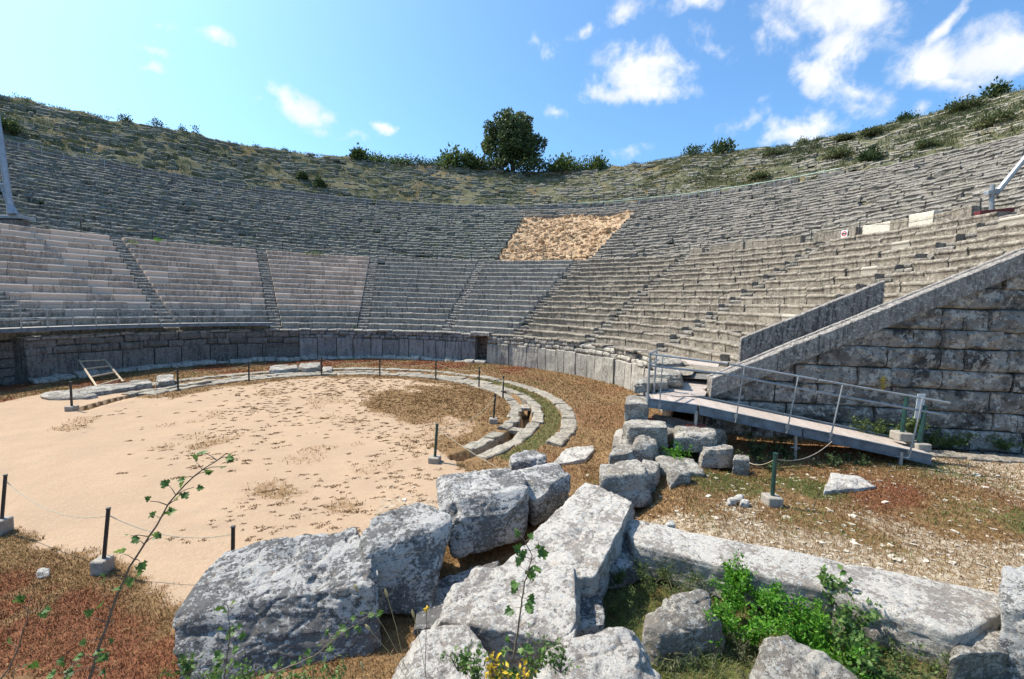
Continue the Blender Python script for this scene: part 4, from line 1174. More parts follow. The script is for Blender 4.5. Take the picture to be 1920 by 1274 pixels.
# ------------------------------------------------------------------ boulders and loose stones
def rock(name, lab, T, zb, mat='rock', ex=1.08, sh=(0, 0), n=26, k=24, rough=.07, cat='boulder', B=None, freq=1.1, group=None, step=.03, strata=.8, facets=7):
    rr = np.random.default_rng(sum(ord(ch) * (i + 1) for i, ch in enumerate(lab)))
    T = np.array([at(*t) for t in T])
    c = T.mean(0)
    if B is None:
        B = c + (T - c) * ex + RT * sh[0] + FH * sh[1]; B = np.array(B); B[:, 2] = zb
    else:
        B = np.array([at(*t) for t in B])
    v, f = cubegrid(n)
    # real corners and edges are worn round
    vr = v / (np.sum(np.abs(v) ** k, 1)[:, None] ** (1 / k)) * (1 + .3 / k)
    P = trilin(vr, T, B)
    Pc = P.mean(0)
    ext = np.abs(P - Pc).max(0)
    for q in range(facets):
        d = rr.normal(size=3); d[2] = abs(d[2]) * .8 + .05 if q % 3 else d[2] * .3; d /= np.linalg.norm(d)
        pr = (P - Pc) @ d
        lim = pr.max() * rr.uniform(.8, .96)
        over = np.clip(pr - lim, 0, None)
        P = P - d * (over * .97)[:, None]
    if facets:
        lo, hi = P.min(0), P.max(0); l0, h0 = Pc - ext, Pc + ext
        P = l0 + (P - lo) * (h0 - l0) / (hi - lo)
    size = np.linalg.norm(T[0] - T[2])
    N = v / np.linalg.norm(v, axis=1)[:, None]
    # direction of displacement: away from the middle, in the block's own frame
    X = (T[1] + T[2] - T[0] - T[3]); X /= np.linalg.norm(X); Y = (T[0] + T[1] - T[2] - T[3]); Y /= np.linalg.norm(Y)
    D = N[:, :1] * X + N[:, 1:2] * Y + N[:, 2:] * np.array([0, 0, 1.])
    s = rr.uniform(0, 60, 3)
    q = P * freq + s
    rid = 1 - np.abs(fbm(q * 1.7 + 11, 3))
    h = fbm(q, 2) * rough * .45 + fbm(q * 3.2 + 7, 4, .6) * step * .7 - np.clip(rid - .86, 0, 1) * .22 * (rough > .045)
    lay = fbm(P * np.array([.8, .8, 6.5]) + s, 3)
    h = h + np.sign(lay) * np.abs(lay) ** .6 * step * strata * (1 - np.abs(D[:, 2])) 
    chip = np.clip(fbm(q * 1.9 + 30, 3) - .35, 0, 1)
    h = h - chip * rough * 1.6
    P = P + D * h[:, None]
    mb = MB(); mb.add(P, [f])
    o = mb.build(name, M[mat], smooth=True)
    return tag(o, lab, cat, group)

g = 'fallen blocks in the foreground'
rock('boulder', 'biggest grey boulder at lower left with a white lichened top and dark shaded front', [(405, 1040, 1.0), (690, 985, 1.12), (690, 1098, .98), (325, 1150, .72)], -.2, ex=1.12, sh=(.05, .05), n=96, rough=.11, group=g,
     B=[(430, 1130, .0), (680, 1080, -.1), (690, 1260, -.1), (315, 1340, -.1)], k=22, facets=5)
rock('boulder', 'upright grey boulder with a smooth blue grey broken face, right of the biggest boulder', [(690, 978, 1.2), (805, 926, 1.2), (856, 968, 1.22), (700, 1030, 1.12)], 0, n=70, rough=.07, group=g,
     B=[(700, 1110, 0), (800, 1060, 0), (812, 1142, .1), (712, 1142, .1)], k=8)
rock('boulder', 'chunky boulder with dark front and pale cap in the middle of the rear heap', [(832, 888, 1.15), (975, 874, 1.2), (1005, 925, 1.25), (838, 945, 1.2)], 0, n=70, rough=.1, group=g,
     B=[(850, 960, 0.1), (980, 935, 0.1), (985, 1010, .25), (862, 1045, .25)], k=10)
rock('boulder', 'rounded boulder at the far right end of the rear heap', [(950, 878, 1.05), (1045, 868, 1.05), (1082, 895, 1.08), (1000, 922, 1.1)], 0, n=40, rough=.08, group=g,
     B=[(960, 935, 0.1), (1040, 920, .1), (1062, 965, .1), (1000, 990, .1)], k=8)
rock('stone_slab', 'long pale stone slab sloping toward the viewer in the middle of the foreground', [(1080, 905, .98), (1172, 932, 1.0), (1096, 1075, .9), (925, 1068, .78)], .15, mat='rockpale', n=90, rough=.05, cat='slab', group=g, ex=.98, sh=(0, .05), k=26, facets=2)
rock('boulder', 'pale flat topped block below the long slab, behind the climbing plant', [(900, 1068, .86), (1092, 1070, .92), (1072, 1205, .86), (800, 1168, .72)], 0, mat='rockpale', n=84, rough=.07, group=g, ex=1.0, sh=(.03, .05), k=20, facets=5)
rock('boulder', 'dark shaded lump wedged between the upright boulder and the long slab', [(815, 1090, .22), (935, 1050, .22), (905, 1150, .25), (800, 1170, .2)], -.1, n=40, rough=.08, group=g)
rock('boulder', 'pale boulder at the bottom edge left of the yellow flowers', [(755, 1195, .75), (868, 1180, .8), (905, 1300, .78), (690, 1330, .7)], 0, mat='rockpale', n=70, rough=.08, group=g, k=8)
rock('boulder', 'pale pointed boulder at the bottom edge right of the yellow flowers', [(1030, 1222, .85), (1170, 1172, .95), (1235, 1270, .85), (980, 1330, .8)], 0, mat='rockpale', n=70, rough=.1, group=g, k=7)
rock('boulder', 'speckled pointed stone in the grass right of the long slab', [(1225, 1118, .75), (1318, 1098, .85), (1352, 1165, .65), (1222, 1190, .6)], .0, mat='rocktan', n=60, rough=.1, group=g, k=5, ex=1.15)
rock('boulder', 'pale tan stone at the bottom edge below the bright green bush', [(1428, 1190, .75), (1480, 1195, .8), (1625, 1300, .55), (1400, 1320, .55)], .0, mat='rocktan', n=36, rough=.08, group=g, k=5)
rock('kerb_stone', 'long kerb block with a worn top, from the slab toward the right', [(1168, 970, .70), (1590, 1054, .70), (1560, 1110, .68), (1192, 1020, .66)], .05, mat='rockpale', ex=1.0, n=90, rough=.03, k=16, cat='kerb', step=.015, facets=0)
rock('kerb_stone', 'long kerb block with a crack, ending at the right picture edge', [(1585, 1054, .70), (1925, 1120, .72), (1800, 1190, .70), (1560, 1110, .68)], .05, mat='rockpale', ex=1.0, n=80, rough=.045, k=12, cat='kerb', step=.02, facets=0)
rock('boulder', 'small squarish block under the right end of the kerb', [(1790, 1182, .55), (1872, 1178, .55), (1888, 1222, .55), (1786, 1228, .55)], .0, mat='rocktan', n=26, rough=.05, group=g, ex=1.03)
rock('boulder', 'tall grey boulder cut by the right picture edge', [(1892, 1068, 1.2), (2010, 1075, 1.25), (2020, 1150, 1.2), (1885, 1140, 1.05)], .0, n=36, rough=.08, group=g, ex=1.1, sh=(0, -.15))
rock('boulder', 'dark mossy stone in the shade right of the slab', [(1135, 1000, .5), (1205, 1005, .45), (1205, 1050, .4), (1110, 1065, .45)], .0, n=22, rough=.07, group=g, k=5)
rock('boulder', 'small dark stone in the shade beside the pale flat block', [(1070, 1112, .55), (1122, 1118, .5), (1122, 1170, .45), (1068, 1180, .5)], .0, n=22, rough=.06, group=g)
rock('boulder', 'grey split stone standing alone beyond the heap', [(958, 848, .55), (1018, 842, .6), (1026, 862, .55), (960, 868, .5)], -.05, n=24, rough=.09, ex=1.05, group=g)
g2 = 'rough blocks at the edge of the ramp bank'
rock('boulder', 'broad block with a flat pale lid at the front of the ramp bank', [(1128, 866, 1.02), (1198, 862, 1.02), (1210, 886, 1.02), (1128, 893, 1.0)], .25, mat='rocktan', n=34, rough=.06, group=g2, ex=1.12, sh=(.06, -.15))
rock('boulder', 'small tan block perched behind the flat lidded block', [(1150, 832, 1.0), (1176, 830, 1.0), (1184, 852, .95), (1142, 856, .95)], .3, mat='rocktan', n=20, rough=.04, group=g2, ex=1.1)
rock('boulder', 'upright grey block just right of the flat lidded block', [(1205, 862, .95), (1234, 860, .95), (1234, 884, .92), (1206, 888, .9)], .3, mat='rocktan', n=20, rough=.05, group=g2)
rock('boulder', 'leaning narrow grey block in the dry grass right of the flat lidded block', [(1252, 878, .95), (1280, 872, .98), (1292, 888, .88), (1256, 896, .85)], .3, mat='rocktan', n=22, rough=.06, group=g2, ex=1.1, sh=(.05, -.05))
rock('boulder', 'round speckled stone left of the green weed under the ramp', [(1190, 812, 1.25), (1222, 808, 1.3), (1236, 830, 1.15), (1186, 836, 1.1)], .5, mat='rocktan', n=24, rough=.06, group=g2, k=3.5)
rock('boulder', 'long rough stone under the left corner of the ramp', [(1174, 784, 1.5), (1240, 788, 1.55), (1242, 800, 1.5), (1170, 800, 1.45)], .9, mat='rocktan', n=24, rough=.06, group=g2)
rock('boulder', 'dark fronted square block left of the ramp landing', [(1176, 742, 2.0), (1214, 742, 2.0), (1214, 757, 1.98), (1170, 758, 1.96)], 1.4, mat='rocktan', n=22, rough=.05, group=g2, ex=1.0)
rock('boulder', 'speckled long block carrying the second red foot plate', [(1264, 798, 1.33), (1334, 802, 1.33), (1338, 815, 1.3), (1262, 812, 1.3)], .75, mat='rocktan', n=24, rough=.05, group=g2, ex=1.0)
rock('boulder', 'pale topped low block under the ramp, right of the green weed', [(1314, 832, .98), (1370, 834, .98), (1372, 842, .96), (1312, 842, .96)], .4, mat='rocktan', n=20, rough=.04, group=g2, ex=1.0)
rock('boulder', 'small pale topped block at the end of the bank under the ramp', [(1376, 852, .85), (1400, 853, .85), (1404, 862, .83), (1374, 862, .83)], .3, mat='rocktan', n=16, rough=.03, group=g2, ex=1.0)
rock('boulder', 'low buried stone behind the leaning narrow block', [(1225, 850, .85), (1300, 860, .8), (1318, 885, .75), (1240, 880, .75)], .3, mat='rocktan', n=20, rough=.07, group=g2)
rock('boulder', 'lower filler stone beside the round speckled stone', [(1168, 812, 1.0), (1240, 800, 1.1), (1262, 838, .9), (1160, 838, .8)], .0, mat='rocktan', n=20, rough=.09, group=g2)
rock('boulder', 'hidden stone under the ramp landing', [(1225, 775, 1.35), (1345, 790, 1.3), (1330, 812, 1.1), (1230, 800, 1.2)], .2, mat='rocktan', n=20, rough=.09, group=g2, sh=(.2, .5))
rock('boulder', 'jagged coping stone beside the plank walkway, nearer one', [(1196, 706, 2.5), (1238, 707, 2.5), (1242, 715, 2.45), (1190, 719, 2.45)], 2.15, mat='rocktan', n=24, rough=.07, group=g2, ex=1.0)
rock('boulder', 'jagged coping stone beside the plank walkway, farther one', [(1220, 688, 2.65), (1262, 690, 2.7), (1272, 702, 2.65), (1215, 702, 2.6)], 2.2, mat='rocktan', n=22, rough=.09, group=g2)
rock('boulder', 'pale coping stone at the far end of the plank walkway', [(1228, 664, 2.75), (1262, 666, 2.75), (1268, 678, 2.7), (1224, 680, 2.7)], 2.3, mat='rocktan', n=20, rough=.08, group=g2)
rock('flat_stone', 'flat white rock in the dry grass below the ramp', [(1545, 887, .78), (1600, 897, .74), (1612, 912, .66), (1538, 917, .7)], .45, mat='rockpale', n=24, rough=.06, cat='stone', ex=1.05)
rock('flat_stone', 'flat pale rock lying in the outer grass of the orchestra', [(1062, 842, .14), (1110, 836, .14), (1092, 862, .12), (1040, 868, .1)], -.1, mat='rockpale', n=22, rough=.05, cat='stone')
g3 = 'loose white blocks at the back of the orchestra'
rock('loose_block', 'longest loose white block at the back, left one of the row', [(507, 686, .32), (560, 682, .32), (560, 690, .32), (505, 695, .32)], -.05, mat='rocktan', n=16, rough=.05, cat='stone block', group=g3, ex=1.0)
rock('loose_block', 'loose white block at the back, between the longest one and the post', [(562, 682, .36), (600, 679, .36), (600, 687, .36), (561, 691, .36)], -.05, mat='rocktan', n=16, rough=.05, cat='stone block', group=g3, ex=1.0)
rock('loose_block', 'small loose white block right of the post among the blocks', [(606, 688, .22), (622, 687, .22), (623, 693, .22), (606, 695, .22)], -.05, mat='rocktan', n=12, rough=.03, cat='stone block', group=g3, ex=1.0)
rock('loose_block', 'rough white block left of the second post, right of the ladder foot', [(296, 704, .42), (324, 702, .42), (326, 712, .36), (294, 716, .34)], -.05, mat='rocktan', n=16, rough=.06, cat='stone block', group=g3)
rock('loose_block', 'pale block just right of the ladder foot', [(250, 713, .3), (278, 711, .3), (284, 719, .28), (248, 722, .28)], -.05, mat='rocktan', n=16, rough=.06, cat='stone block', group=g3)
rock('loose_block', 'long kerb like stone behind the ladder foot', [(150, 728, .24), (247, 715, .24), (250, 724, .22), (160, 738, .2)], -.05, mat='rocktan', n=18, rough=.05, cat='stone block', group=g3)
rock('flat_stone', 'flat white outcrop left of the ladder foot', [(95, 733, .2), (160, 728, .22), (185, 742, .15), (90, 746, .1)], -.1, mat='rocktan', n=22, rough=.1, cat='stone', k=4)
rock('flat_stone', 'lone white stone in the red grass at lower left', [(68, 1068, .1), (92, 1064, .12), (95, 1078, .08), (70, 1082, .06)], -.05, mat='rockpale', n=12, rough=.03, cat='stone', k=4)
for (px, py, lab) in ((1372, 938, 'leftmost of three small tan stones by the front green post'), (1385, 932, 'rear one of three small tan stones by the front green post'), (1396, 940, 'rightmost of three small tan stones by the front green post'), (1256, 982, 'small white stone behind the kerb near the slab')):
    z = .66
    rock('small_stone', lab, [(px - 7, py - 5, z + .08), (px + 6, py - 6, z + .1), (px + 8, py + 3, z + .06), (px - 8, py + 4, z + .05)], z - .1, mat='rockpale', n=8, rough=.02, cat='stone', k=4)

# gravel and chips on the bank
def make_gravel():
    mb = MB()
    vb, fb = cubegrid(1)
    lat = rng.uniform(2.2, 15, 15000); hd = rng.uniform(6.6, 13.8, 15000)
    P = CAM[:2] + lat[:, None] * RT[:2] + hd[:, None] * FH[:2]
    lat2 = rng.uniform(-3.2, 1.6, 1700); hd2 = rng.uniform(9.3, 12.8, 1700)
    P = np.concatenate([P, CAM[:2] + lat2[:, None] * RT[:2] + hd2[:, None] * FH[:2]])
    az = np.radians(rng.uniform(40, 130, 500)); R = rng.uniform(12.2, 16.5, 500)
    P = np.concatenate([P, np.stack([R * np.sin(az), R * np.cos(az)], 1)])
    _, _, _, gr = gmask(P[:, 0], P[:, 1])
    keep = rng.random(len(P)) < (.05 + .42 * gr)
    kd = (P - KA) @ KN
    l_, h_ = lathd(P)
    keep &= ~((kd < .03) & (l_ > 2.2)); P = P[keep]
    z = gheight(P[:, 0], P[:, 1])
    n = len(P)
    s = np.exp(rng.normal(math.log(.0125), .5, n))
    th = rng.uniform(0, 2 * PI, n)
    J = vb[None] * np.stack([s * 1.5, s, s * .55], 1)[:, None] * rng.uniform(.6, 1.25, (n, 8, 1))
    x = J[..., 0] * np.cos(th)[:, None] - J[..., 1] * np.sin(th)[:, None]; y = J[..., 0] * np.sin(th)[:, None] + J[..., 1] * np.cos(th)[:, None]
    V = np.stack([x + P[:, :1], y + P[:, 1:2], J[..., 2] + (z + s * .2)[:, None]], -1)
    F = (fb[None] + (np.arange(n) * 8)[:, None, None]).reshape(-1, 4)
    mb.add(V, [F], np.repeat(np.stack([rng.random(n), 0 * s, rng.random(n), 0 * s + 1], 1), 8, 0))
    m, nt, b = mat_new('limestone_chips'); gg = NG(nt); t = gg.attr()
    gg.l(gg.cramp(t[0], [(0, (.24, .18, .12)), (.5, (.42, .35, .26)), (1, (.62, .55, .45))]), b.inputs['Base Color']); b.inputs['Roughness'].default_value = .95
    tag(mb.build('gravel', m), kind='stuff')
make_gravel()

# ------------------------------------------------------------------ grasses on the ground
def ground_grass():
    def scat(n, x0, x1, y0, y1):
        return np.stack([rng.uniform(x0, x1, n), rng.uniform(y0, y1, n)], 1)
    P = scat(420000, -20, 24, -21, 18)
    def lh(n, a, b, c_, d_): return CAM[:2] + rng.uniform(a, b, n)[:, None] * RT[:2] + rng.uniform(c_, d_, n)[:, None] * FH[:2]
    P = np.concatenate([P, lh(110000, -11, -1, 5.4, 9.8), lh(110000, 2.2, 14, 6.6, 13.6)]); far = np.arange(len(P)) < 420000
    lat, hd = lathd(P); R = np.hypot(*P.T)
    d, r, gn, gv = gmask(P[:, 0], P[:, 1])
    kd = (P - KA) @ KN
    vis = (hd > 4.5) & (np.abs(lat) < hd * 1.25 + 1) & (R < 17.6)
    vis |= (hd > 4.5) & (hd < 15.2) & (lat > 2) & (lat < hd * 1.25 + 1)
    azd = np.degrees(np.arctan2(P[:, 0], P[:, 1]))
    stone = ((R > 8.93) & (R < 10.42) & (azd > -60) & (azd < 155)) | ((R > 11.2) & (R < 11.97) & (azd > -58) & (azd < 138) & (rng.random(len(P)) < .93))
    kb = (kd < .0) & (kd > -1.0) & (lat > 2.2)
    pr = np.clip(d - .25, 0, 1) * 1.3 * (1 - .45 * gv) * np.clip(11 / hd, .35, 1.0)
    keep = vis & ~stone & ~kb & (rng.random(len(P)) < pr)
    P, d, r, gn, hd, far = P[keep], d[keep], r[keep], gn[keep], hd[keep], far[keep]
    z = gheight(P[:, 0], P[:, 1])
    P3 = np.column_stack([P, z - .01])
    wid = np.where(far, .006 + .0011 * hd, .004 + .0006 * hd)
    hsc = np.where(far, 1., .6)
    kind = np.where(rng.random(len(P)) < gn * .75, 2, np.where(rng.random(len(P)) < r * .85, 1, 0))
    for k, (mt, nm) in enumerate((('dry', 'dry_grass'), ('dryred', 'red_dry_grass'), ('grassgreen', 'green_grass'))):
        s = kind == k
        mb = MB(); blades(mb, P3[s], rng.uniform(.04, .13, s.sum()) * hsc[s] * (1.25 if k == 2 else 1), 1.2, wid[s] * rng.uniform(.7, 1.3, s.sum()), np.clip(rng.random(s.sum()) * .75 + .2 * fbm(P3[s] * .9, 2), 0, 1))
        tag(mb.build(nm, M[mt]), kind='stuff')
    # little dark tufts dotted over the sand
    n = 9500
    c = scat(n, -16, 9.5, -14.5, 9.2)
    lat, hd = lathd(c); R = np.hypot(*c.T)
    pr = np.clip(.3 + .4 * fbm(np.column_stack([c * .35, np.zeros(n)]), 3) + .055 * c[:, 0] + .06, .03, 1)
    pr = np.maximum(pr, .5 * sstep(2.5, .8, np.hypot(*(c - at(640, 925)[:2]).T)))
    keep = (rng.random(n) < pr) & ((R < 8.8) | ((hd < 13) & (hd > 8.6) & (lat > -7) & (lat < .6)))
    c = c[keep]; m = 26
    sz = rng.uniform(.4, 1.25, len(c)) ** 1.3
    Q = np.repeat(c, m, 0) + rng.normal(0, .036, (len(c) * m, 2)) * np.repeat(sz, m)[:, None] * [1.6, 1]
    z = gheight(Q[:, 0], Q[:, 1])
    hh = lathd(Q)[1]
    mb = MB(); blades(mb, np.column_stack([Q, z]), rng.uniform(.012, .032, len(Q)) * np.repeat(sz, m), 1.3, (.008 + .0011 * hh) * 1.3, rng.random(len(Q)) * .42)
    tag(mb.build('sand_tufts', M['dry']), kind='stuff')
ground_grass()

# ------------------------------------------------------------------ shrubs, tree, plants
def shrub_mesh(c, rx, rz, n, size, dens=1.2, seed=0):
    mb = MB()
    k = max(4, int(n / 60))
    cl = rng.normal(size=(k, 3)); cl /= np.linalg.norm(cl, axis=1)[:, None]; cl *= rng.uniform(.35, .95, k)[:, None]
    cl = cl * [rx, rx, rz] * .8; cl[:, 2] = np.abs(cl[:, 2]) * rng.uniform(.5, 1.25, k) + rz * .1
    P = np.repeat(cl, n // k, 0); P = P + rng.normal(0, 1, P.shape) * [rx * .22, rx * .22, rz * .2]
    P[:, 2] = np.maximum(P[:, 2], .02)
    D = P / [rx, rx, rz] + rng.normal(0, .6, P.shape) + [0, 0, .3]
    tn = np.clip(np.repeat(rng.uniform(.1, .8, k), n // k) + rng.normal(0, .15, len(P)), 0, 1)
    leaves(mb, P + c, D, size * rng.uniform(.6, 1.3, len(P)), tn, .55)
    return mb

def shrub(px, py, hpx, wpx, mt, lab, R=None, n=260, group='shrubs on the skyline', size=None):
    if R: 
        c = oncyl(px, py, R)
        c[2] = rimz(math.atan2(c[0], c[1])) - .45 
    else: c = surf(px, py) - [0, 0, .15]
    hd = (c - CAM) @ FH
    h = hpx * hd / FPX; w = wpx * hd / FPX / 2
    if R: h += .3
    e = empty('shrub', c, lab, 'shrub', group)
    shrub_mesh(c, w, h, n, size or max(.16, .2 * h)).build('foliage', M[mt], e)
    mb = MB()
    for q in range(4):
        a = rng.uniform(0, 6.28); tube(mb, [c, c + np.array([math.cos(a) * w * .3, math.sin(a) * w * .3, h * .4]), c + np.array([math.cos(a) * w * .6, math.sin(a) * w * .6, h * .8])], [.04, .025, .01], 5)
    mb.build('stem', M['bark'], e)

SK = [(40, 182, 10, 30, 'bush', 'small dark shrub on the skyline at the far left'), (232, 222, 14, 30, 'bush', 'thin tufted shrub on the left skyline, larger of the pair'), (290, 234, 12, 22, 'bush', 'thin tufted shrub on the left skyline, right one of the pair'),
      (345, 244, 10, 18, 'bush', 'small left skyline shrub right of the thin pair'), (366, 248, 11, 20, 'bush', 'small spiky left skyline shrub, last before the bare ridge'), (480, 272, 7, 14, 'bush', 'tiny sprig on the bare left ridge, upper one'), (535, 280, 7, 12, 'bush', 'tiny sprig on the bare left ridge, lower one'),
      (672, 290, 22, 18, 'bush', 'dark pointed shrub at the left end of the ridge hedge'), (700, 293, 16, 36, 'bushlight', 'broad shrub next to the dark pointed one'), (735, 297, 13, 40, 'bushlight', 'low shrub in the left ridge hedge'), (775, 302, 13, 42, 'bush', 'low dark shrub in the left ridge hedge'),
      (812, 306, 10, 34, 'bush', 'lowest shrub in the left ridge hedge'), (849, 312, 28, 46, 'bushlight', 'bright rounded shrub left of the tree'), (893, 316, 24, 40, 'bush', 'dark shrub touching the left side of the tree'), (1003, 318, 20, 70, 'bush', 'dark undergrowth right under the tree'),
      (1052, 318, 24, 46, 'bushlight', 'round shrub right of the tree'), (1088, 318, 16, 40, 'bushlight', 'low shrub between the round shrubs right of the tree'), (1122, 316, 20, 32, 'bushlight', 'last bright shrub right of the tree'), (925, 318, 22, 50, 'bush', 'dark undergrowth left under the tree'), (1190, 306, 6, 14, 'bush', 'tiny green sprig on the ridge in the right centre'),
      (1302, 284, 14, 46, 'bush', 'wide dark shrub on the right ridge, left one of two'), (1352, 276, 22, 46, 'bush', 'taller airy shrub on the right ridge, right one of two'), (1505, 262, 9, 26, 'olive', 'low olive shrub on the right ridge'), (1540, 258, 8, 24, 'olive', 'very low olive shrub on the right ridge'),
      (1692, 222, 13, 26, 'bush', 'dark shrub on the upper right skyline, left one'), (1670, 228, 9, 12, 'bush', 'tiny dark sprig next to the upper right shrub'), (1712, 218, 10, 30, 'bush', 'flat dark shrub on the upper right skyline'), (1862, 178, 24, 44, 'bush', 'tall twiggy shrub on the skyline near the upper right corner')]
for (px, py, h, w, mt, lab) in SK: shrub(px, py, h * 1.1, w * (1.5 if 640 < px < 1150 else 1.15), mt, lab, R=70.6, n=1000 if 640 < px < 1150 else (700 if px > 1200 else 200))
for (px, py, h, w, mt, lab) in [(10, 244, 26, 44, 'bush', 'dark bush on the slope at the left picture edge'), (566, 336, 14, 22, 'bush', 'dark round bush on the left slope, left of two'), (601, 350, 16, 24, 'bush', 'olive round bush on the left slope, right of two'), (1447, 290, 12, 40, 'olive', 'flat olive bush on the right slope below the ridge'),
                                (1568, 294, 14, 60, 'olive', 'wide olive bush on the right slope'), (1633, 298, 20, 40, 'bush', 'rounded dark bush on the right slope beside the wide olive one'), (1427, 334, 10, 42, 'olive', 'flat brownish bush above the green handrail'), (1636, 252, 12, 46, 'olive', 'flat dark bush high on the right slope'),
                                (1808, 204, 14, 70, 'olive', 'long flat bush just under the upper right skyline'), (1866, 232, 22, 70, 'olive', 'big pale olive bush near the upper right corner'), (1740, 275, 14, 34, 'olive', 'small olive bush on the upper right slope'), (1580, 262, 8, 34, 'olive', 'low olive bush near the right ridge')]:
    shrub(px, py, h, w, mt, lab, n=1300, group='bushes on the slope', size=.3)
for (px, py, h, w, mt, lab) in [(248, 460, 10, 26, 'grassgreen', 'dark green weed at the head of the leftmost stairway'), (298, 457, 11, 28, 'bright', 'yellow green weed on the terrace right of the leftmost stairway'), (590, 478, 12, 60, 'bushlight', 'wide yellow green weed on the terrace, left of centre'), (667, 632, 18, 18, 'bright', 'bright green tuft growing from the top of the arena wall'),
                                (1330, 668, 8, 40, 'grassgreen', 'low green weeds at the foot of the end seats'), (1800, 372, 14, 20, 'bushlight', 'green weed on the seats left of the crane post'), (1665, 522, 9, 18, 'grassgreen', 'dark weed at the upper end of the free parapet')]:
    shrub(px, py, h, w, mt, lab, n=220, group='weeds on the seating', size=.16)

def make_tree():
    d = ray(958, 318); c = surf(958, 322, 60.); az = math.atan2(c[0], c[1]); c = pol(np.array(az), np.array(71.2), float(rimz(az)) - .5)
    hd = (c - CAM) @ FH; k = hd / FPX
    H = 104 * k; Wd = 52 * k
    e = empty('evergreen_tree', c, 'round dense dark evergreen tree alone on the ridge', 'tree')
    mb = MB()
    tube(mb, [c - [0, 0, .3], c + [.1, 0, H * .2], c + [.0, .1, H * .5]], [.45, .36, .2], 9)
    for q in range(9):
        a = q * .7 + rng.uniform(-.2, .2); z0 = H * rng.uniform(.12, .3)
        tube(mb, [c + [0, 0, z0], c + np.array([math.cos(a) * Wd * .35, math.sin(a) * Wd * .35, z0 + H * .16]), c + np.array([math.cos(a) * Wd * .7, math.sin(a) * Wd * .7, z0 + H * rng.uniform(.25, .4)])], [.17, .11, .03], 6)
    mb.build('trunk', M['bark'], e)
    mb = MB()
    kc = 215
    u = rng.normal(size=(kc, 3)); u /= np.linalg.norm(u, axis=1)[:, None]
    rad = rng.uniform(.12, 1.08, kc) ** .65
    cl = u * rad[:, None]
    prof = np.where(cl[:, 2] > 0, 1.0 - .16 * cl[:, 2], 1.05 + .05 * cl[:, 2])
    cl = cl * np.stack([Wd * prof, Wd * prof, np.full(kc, H * .44)], 1)
    cl[:, 2] += H * .56
    cl[:, 2] = np.maximum(cl[:, 2], H * rng.uniform(.08, .22, kc))
    n = 110
    P = np.repeat(cl, n, 0); v = rng.normal(size=P.shape); v /= np.linalg.norm(v, axis=1)[:, None]
    P = P + v * (Wd * .15 * rng.uniform(.5, 1.15, len(P)))[:, None] * [1, 1, .8]
    D = v + rng.normal(0, .5, v.shape)
    tn = np.clip(np.repeat(rng.uniform(0, .85, kc), n) + rng.normal(0, .15, len(P)), 0, 1)
    leaves(mb, P + c, D, rng.uniform(.3, .6, len(P)), tn, .65)
    mb.build('crown', M['treeleaf'], e)
make_tree()

# ---- near plants
def leafy(name, lab, pts, n, r, size, mt, cat='bush', asp=.5, stem=True):
    c0 = np.mean(pts, 0)
    e = empty(name, [c0[0], c0[1], min(p[2] for p in pts)], lab, cat)
    mb = MB(); sm = MB()
    for p in pts:
        base = np.array([p[0] + rng.normal() * .05, p[1] + rng.normal() * .05, p[2] - r * 1.2])
        m = n // len(pts); k = 9
        for q in range(k):
            tip = np.asarray(p) + rng.normal(0, 1, 3) * [r * .75, r * .75, r * .45] + [0, 0, r * .15]
            mid = (base + tip) / 2 + rng.normal(0, .03, 3)
            tube(sm, [base, mid, tip], [.006, .004, .002], 4)
            t = rng.uniform(.25, 1.05, m // k)[:, None]
            Q = base * (1 - t) ** 2 + 2 * mid * t * (1 - t) + tip * t * t + rng.normal(0, r * .14, (m // k, 3))
            D = rng.normal(0, 1, Q.shape) + [0, 0, .25]
            leaves(mb, Q, D, size * rng.uniform(.6, 1.35, len(Q)), np.clip(rng.normal(.5, .25, len(Q)), 0, 1), asp)
    mb.build('foliage', M[mt], e)
    sm.build('stem', M['stem'], e)
    return e

leafy('green_bush', 'bright green leafy bush growing against the kerb at lower right', [at(1370, 1110, .6), at(1390, 1075, .7), at(1455, 1140, .55), at(1350, 1165, .5), at(1520, 1150, .5), at(1440, 1110, .6), at(1500, 1190, .45), at(1560, 1200, .42), at(1410, 1170, .5)], 11000, .27, .055, 'bright')
leafy('green_bush', 'green leafy plant with larger leaves right of the brightest bush', [at(1570, 1110, .7), at(1600, 1145, .6), at(1585, 1185, .5), at(1620, 1230, .42)], 900, .24, .085, 'lobe', asp=.75)
leafy('green_bush', 'low yellow green weeds under the cracked kerb at lower right', [at(1680, 1225, .3), at(1740, 1240, .3), at(1660, 1265, .3), at(1780, 1255, .25), at(1620, 1270, .3)], 1700, .26, .05, 'bushlight')
leafy('green_bush', 'bright green weed growing from the bank under the ramp', [at(1272, 845, .9), at(1280, 825, 1.05), at(1268, 860, .75), at(1290, 862, .7)], 1400, .22, .07, 'bright')
leafy('green_bush', 'low green weeds along the wall behind the ramp', [athd(1610, 800, 14.4), athd(1650, 803, 14.3), athd(1680, 808, 14.2), athd(1705, 800, 14.2), athd(1720, 790, 14.1)], 1600, .28, .09, 'bushlight')
leafy('green_bush', 'low weeds at the foot of the retaining wall right of the green posts', [athd(1752, 822, 14.3), athd(1780, 823, 14.3), athd(1800, 822, 14.3), athd(1890, 828, 14.2)], 1100, .26, .09, 'bushlight')
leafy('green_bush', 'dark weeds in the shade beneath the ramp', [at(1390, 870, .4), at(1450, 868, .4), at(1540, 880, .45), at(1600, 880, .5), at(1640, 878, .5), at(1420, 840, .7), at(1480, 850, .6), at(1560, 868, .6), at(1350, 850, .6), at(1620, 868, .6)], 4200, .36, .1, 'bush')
mb = MB(); c = athd(1655, 716, 14.75)
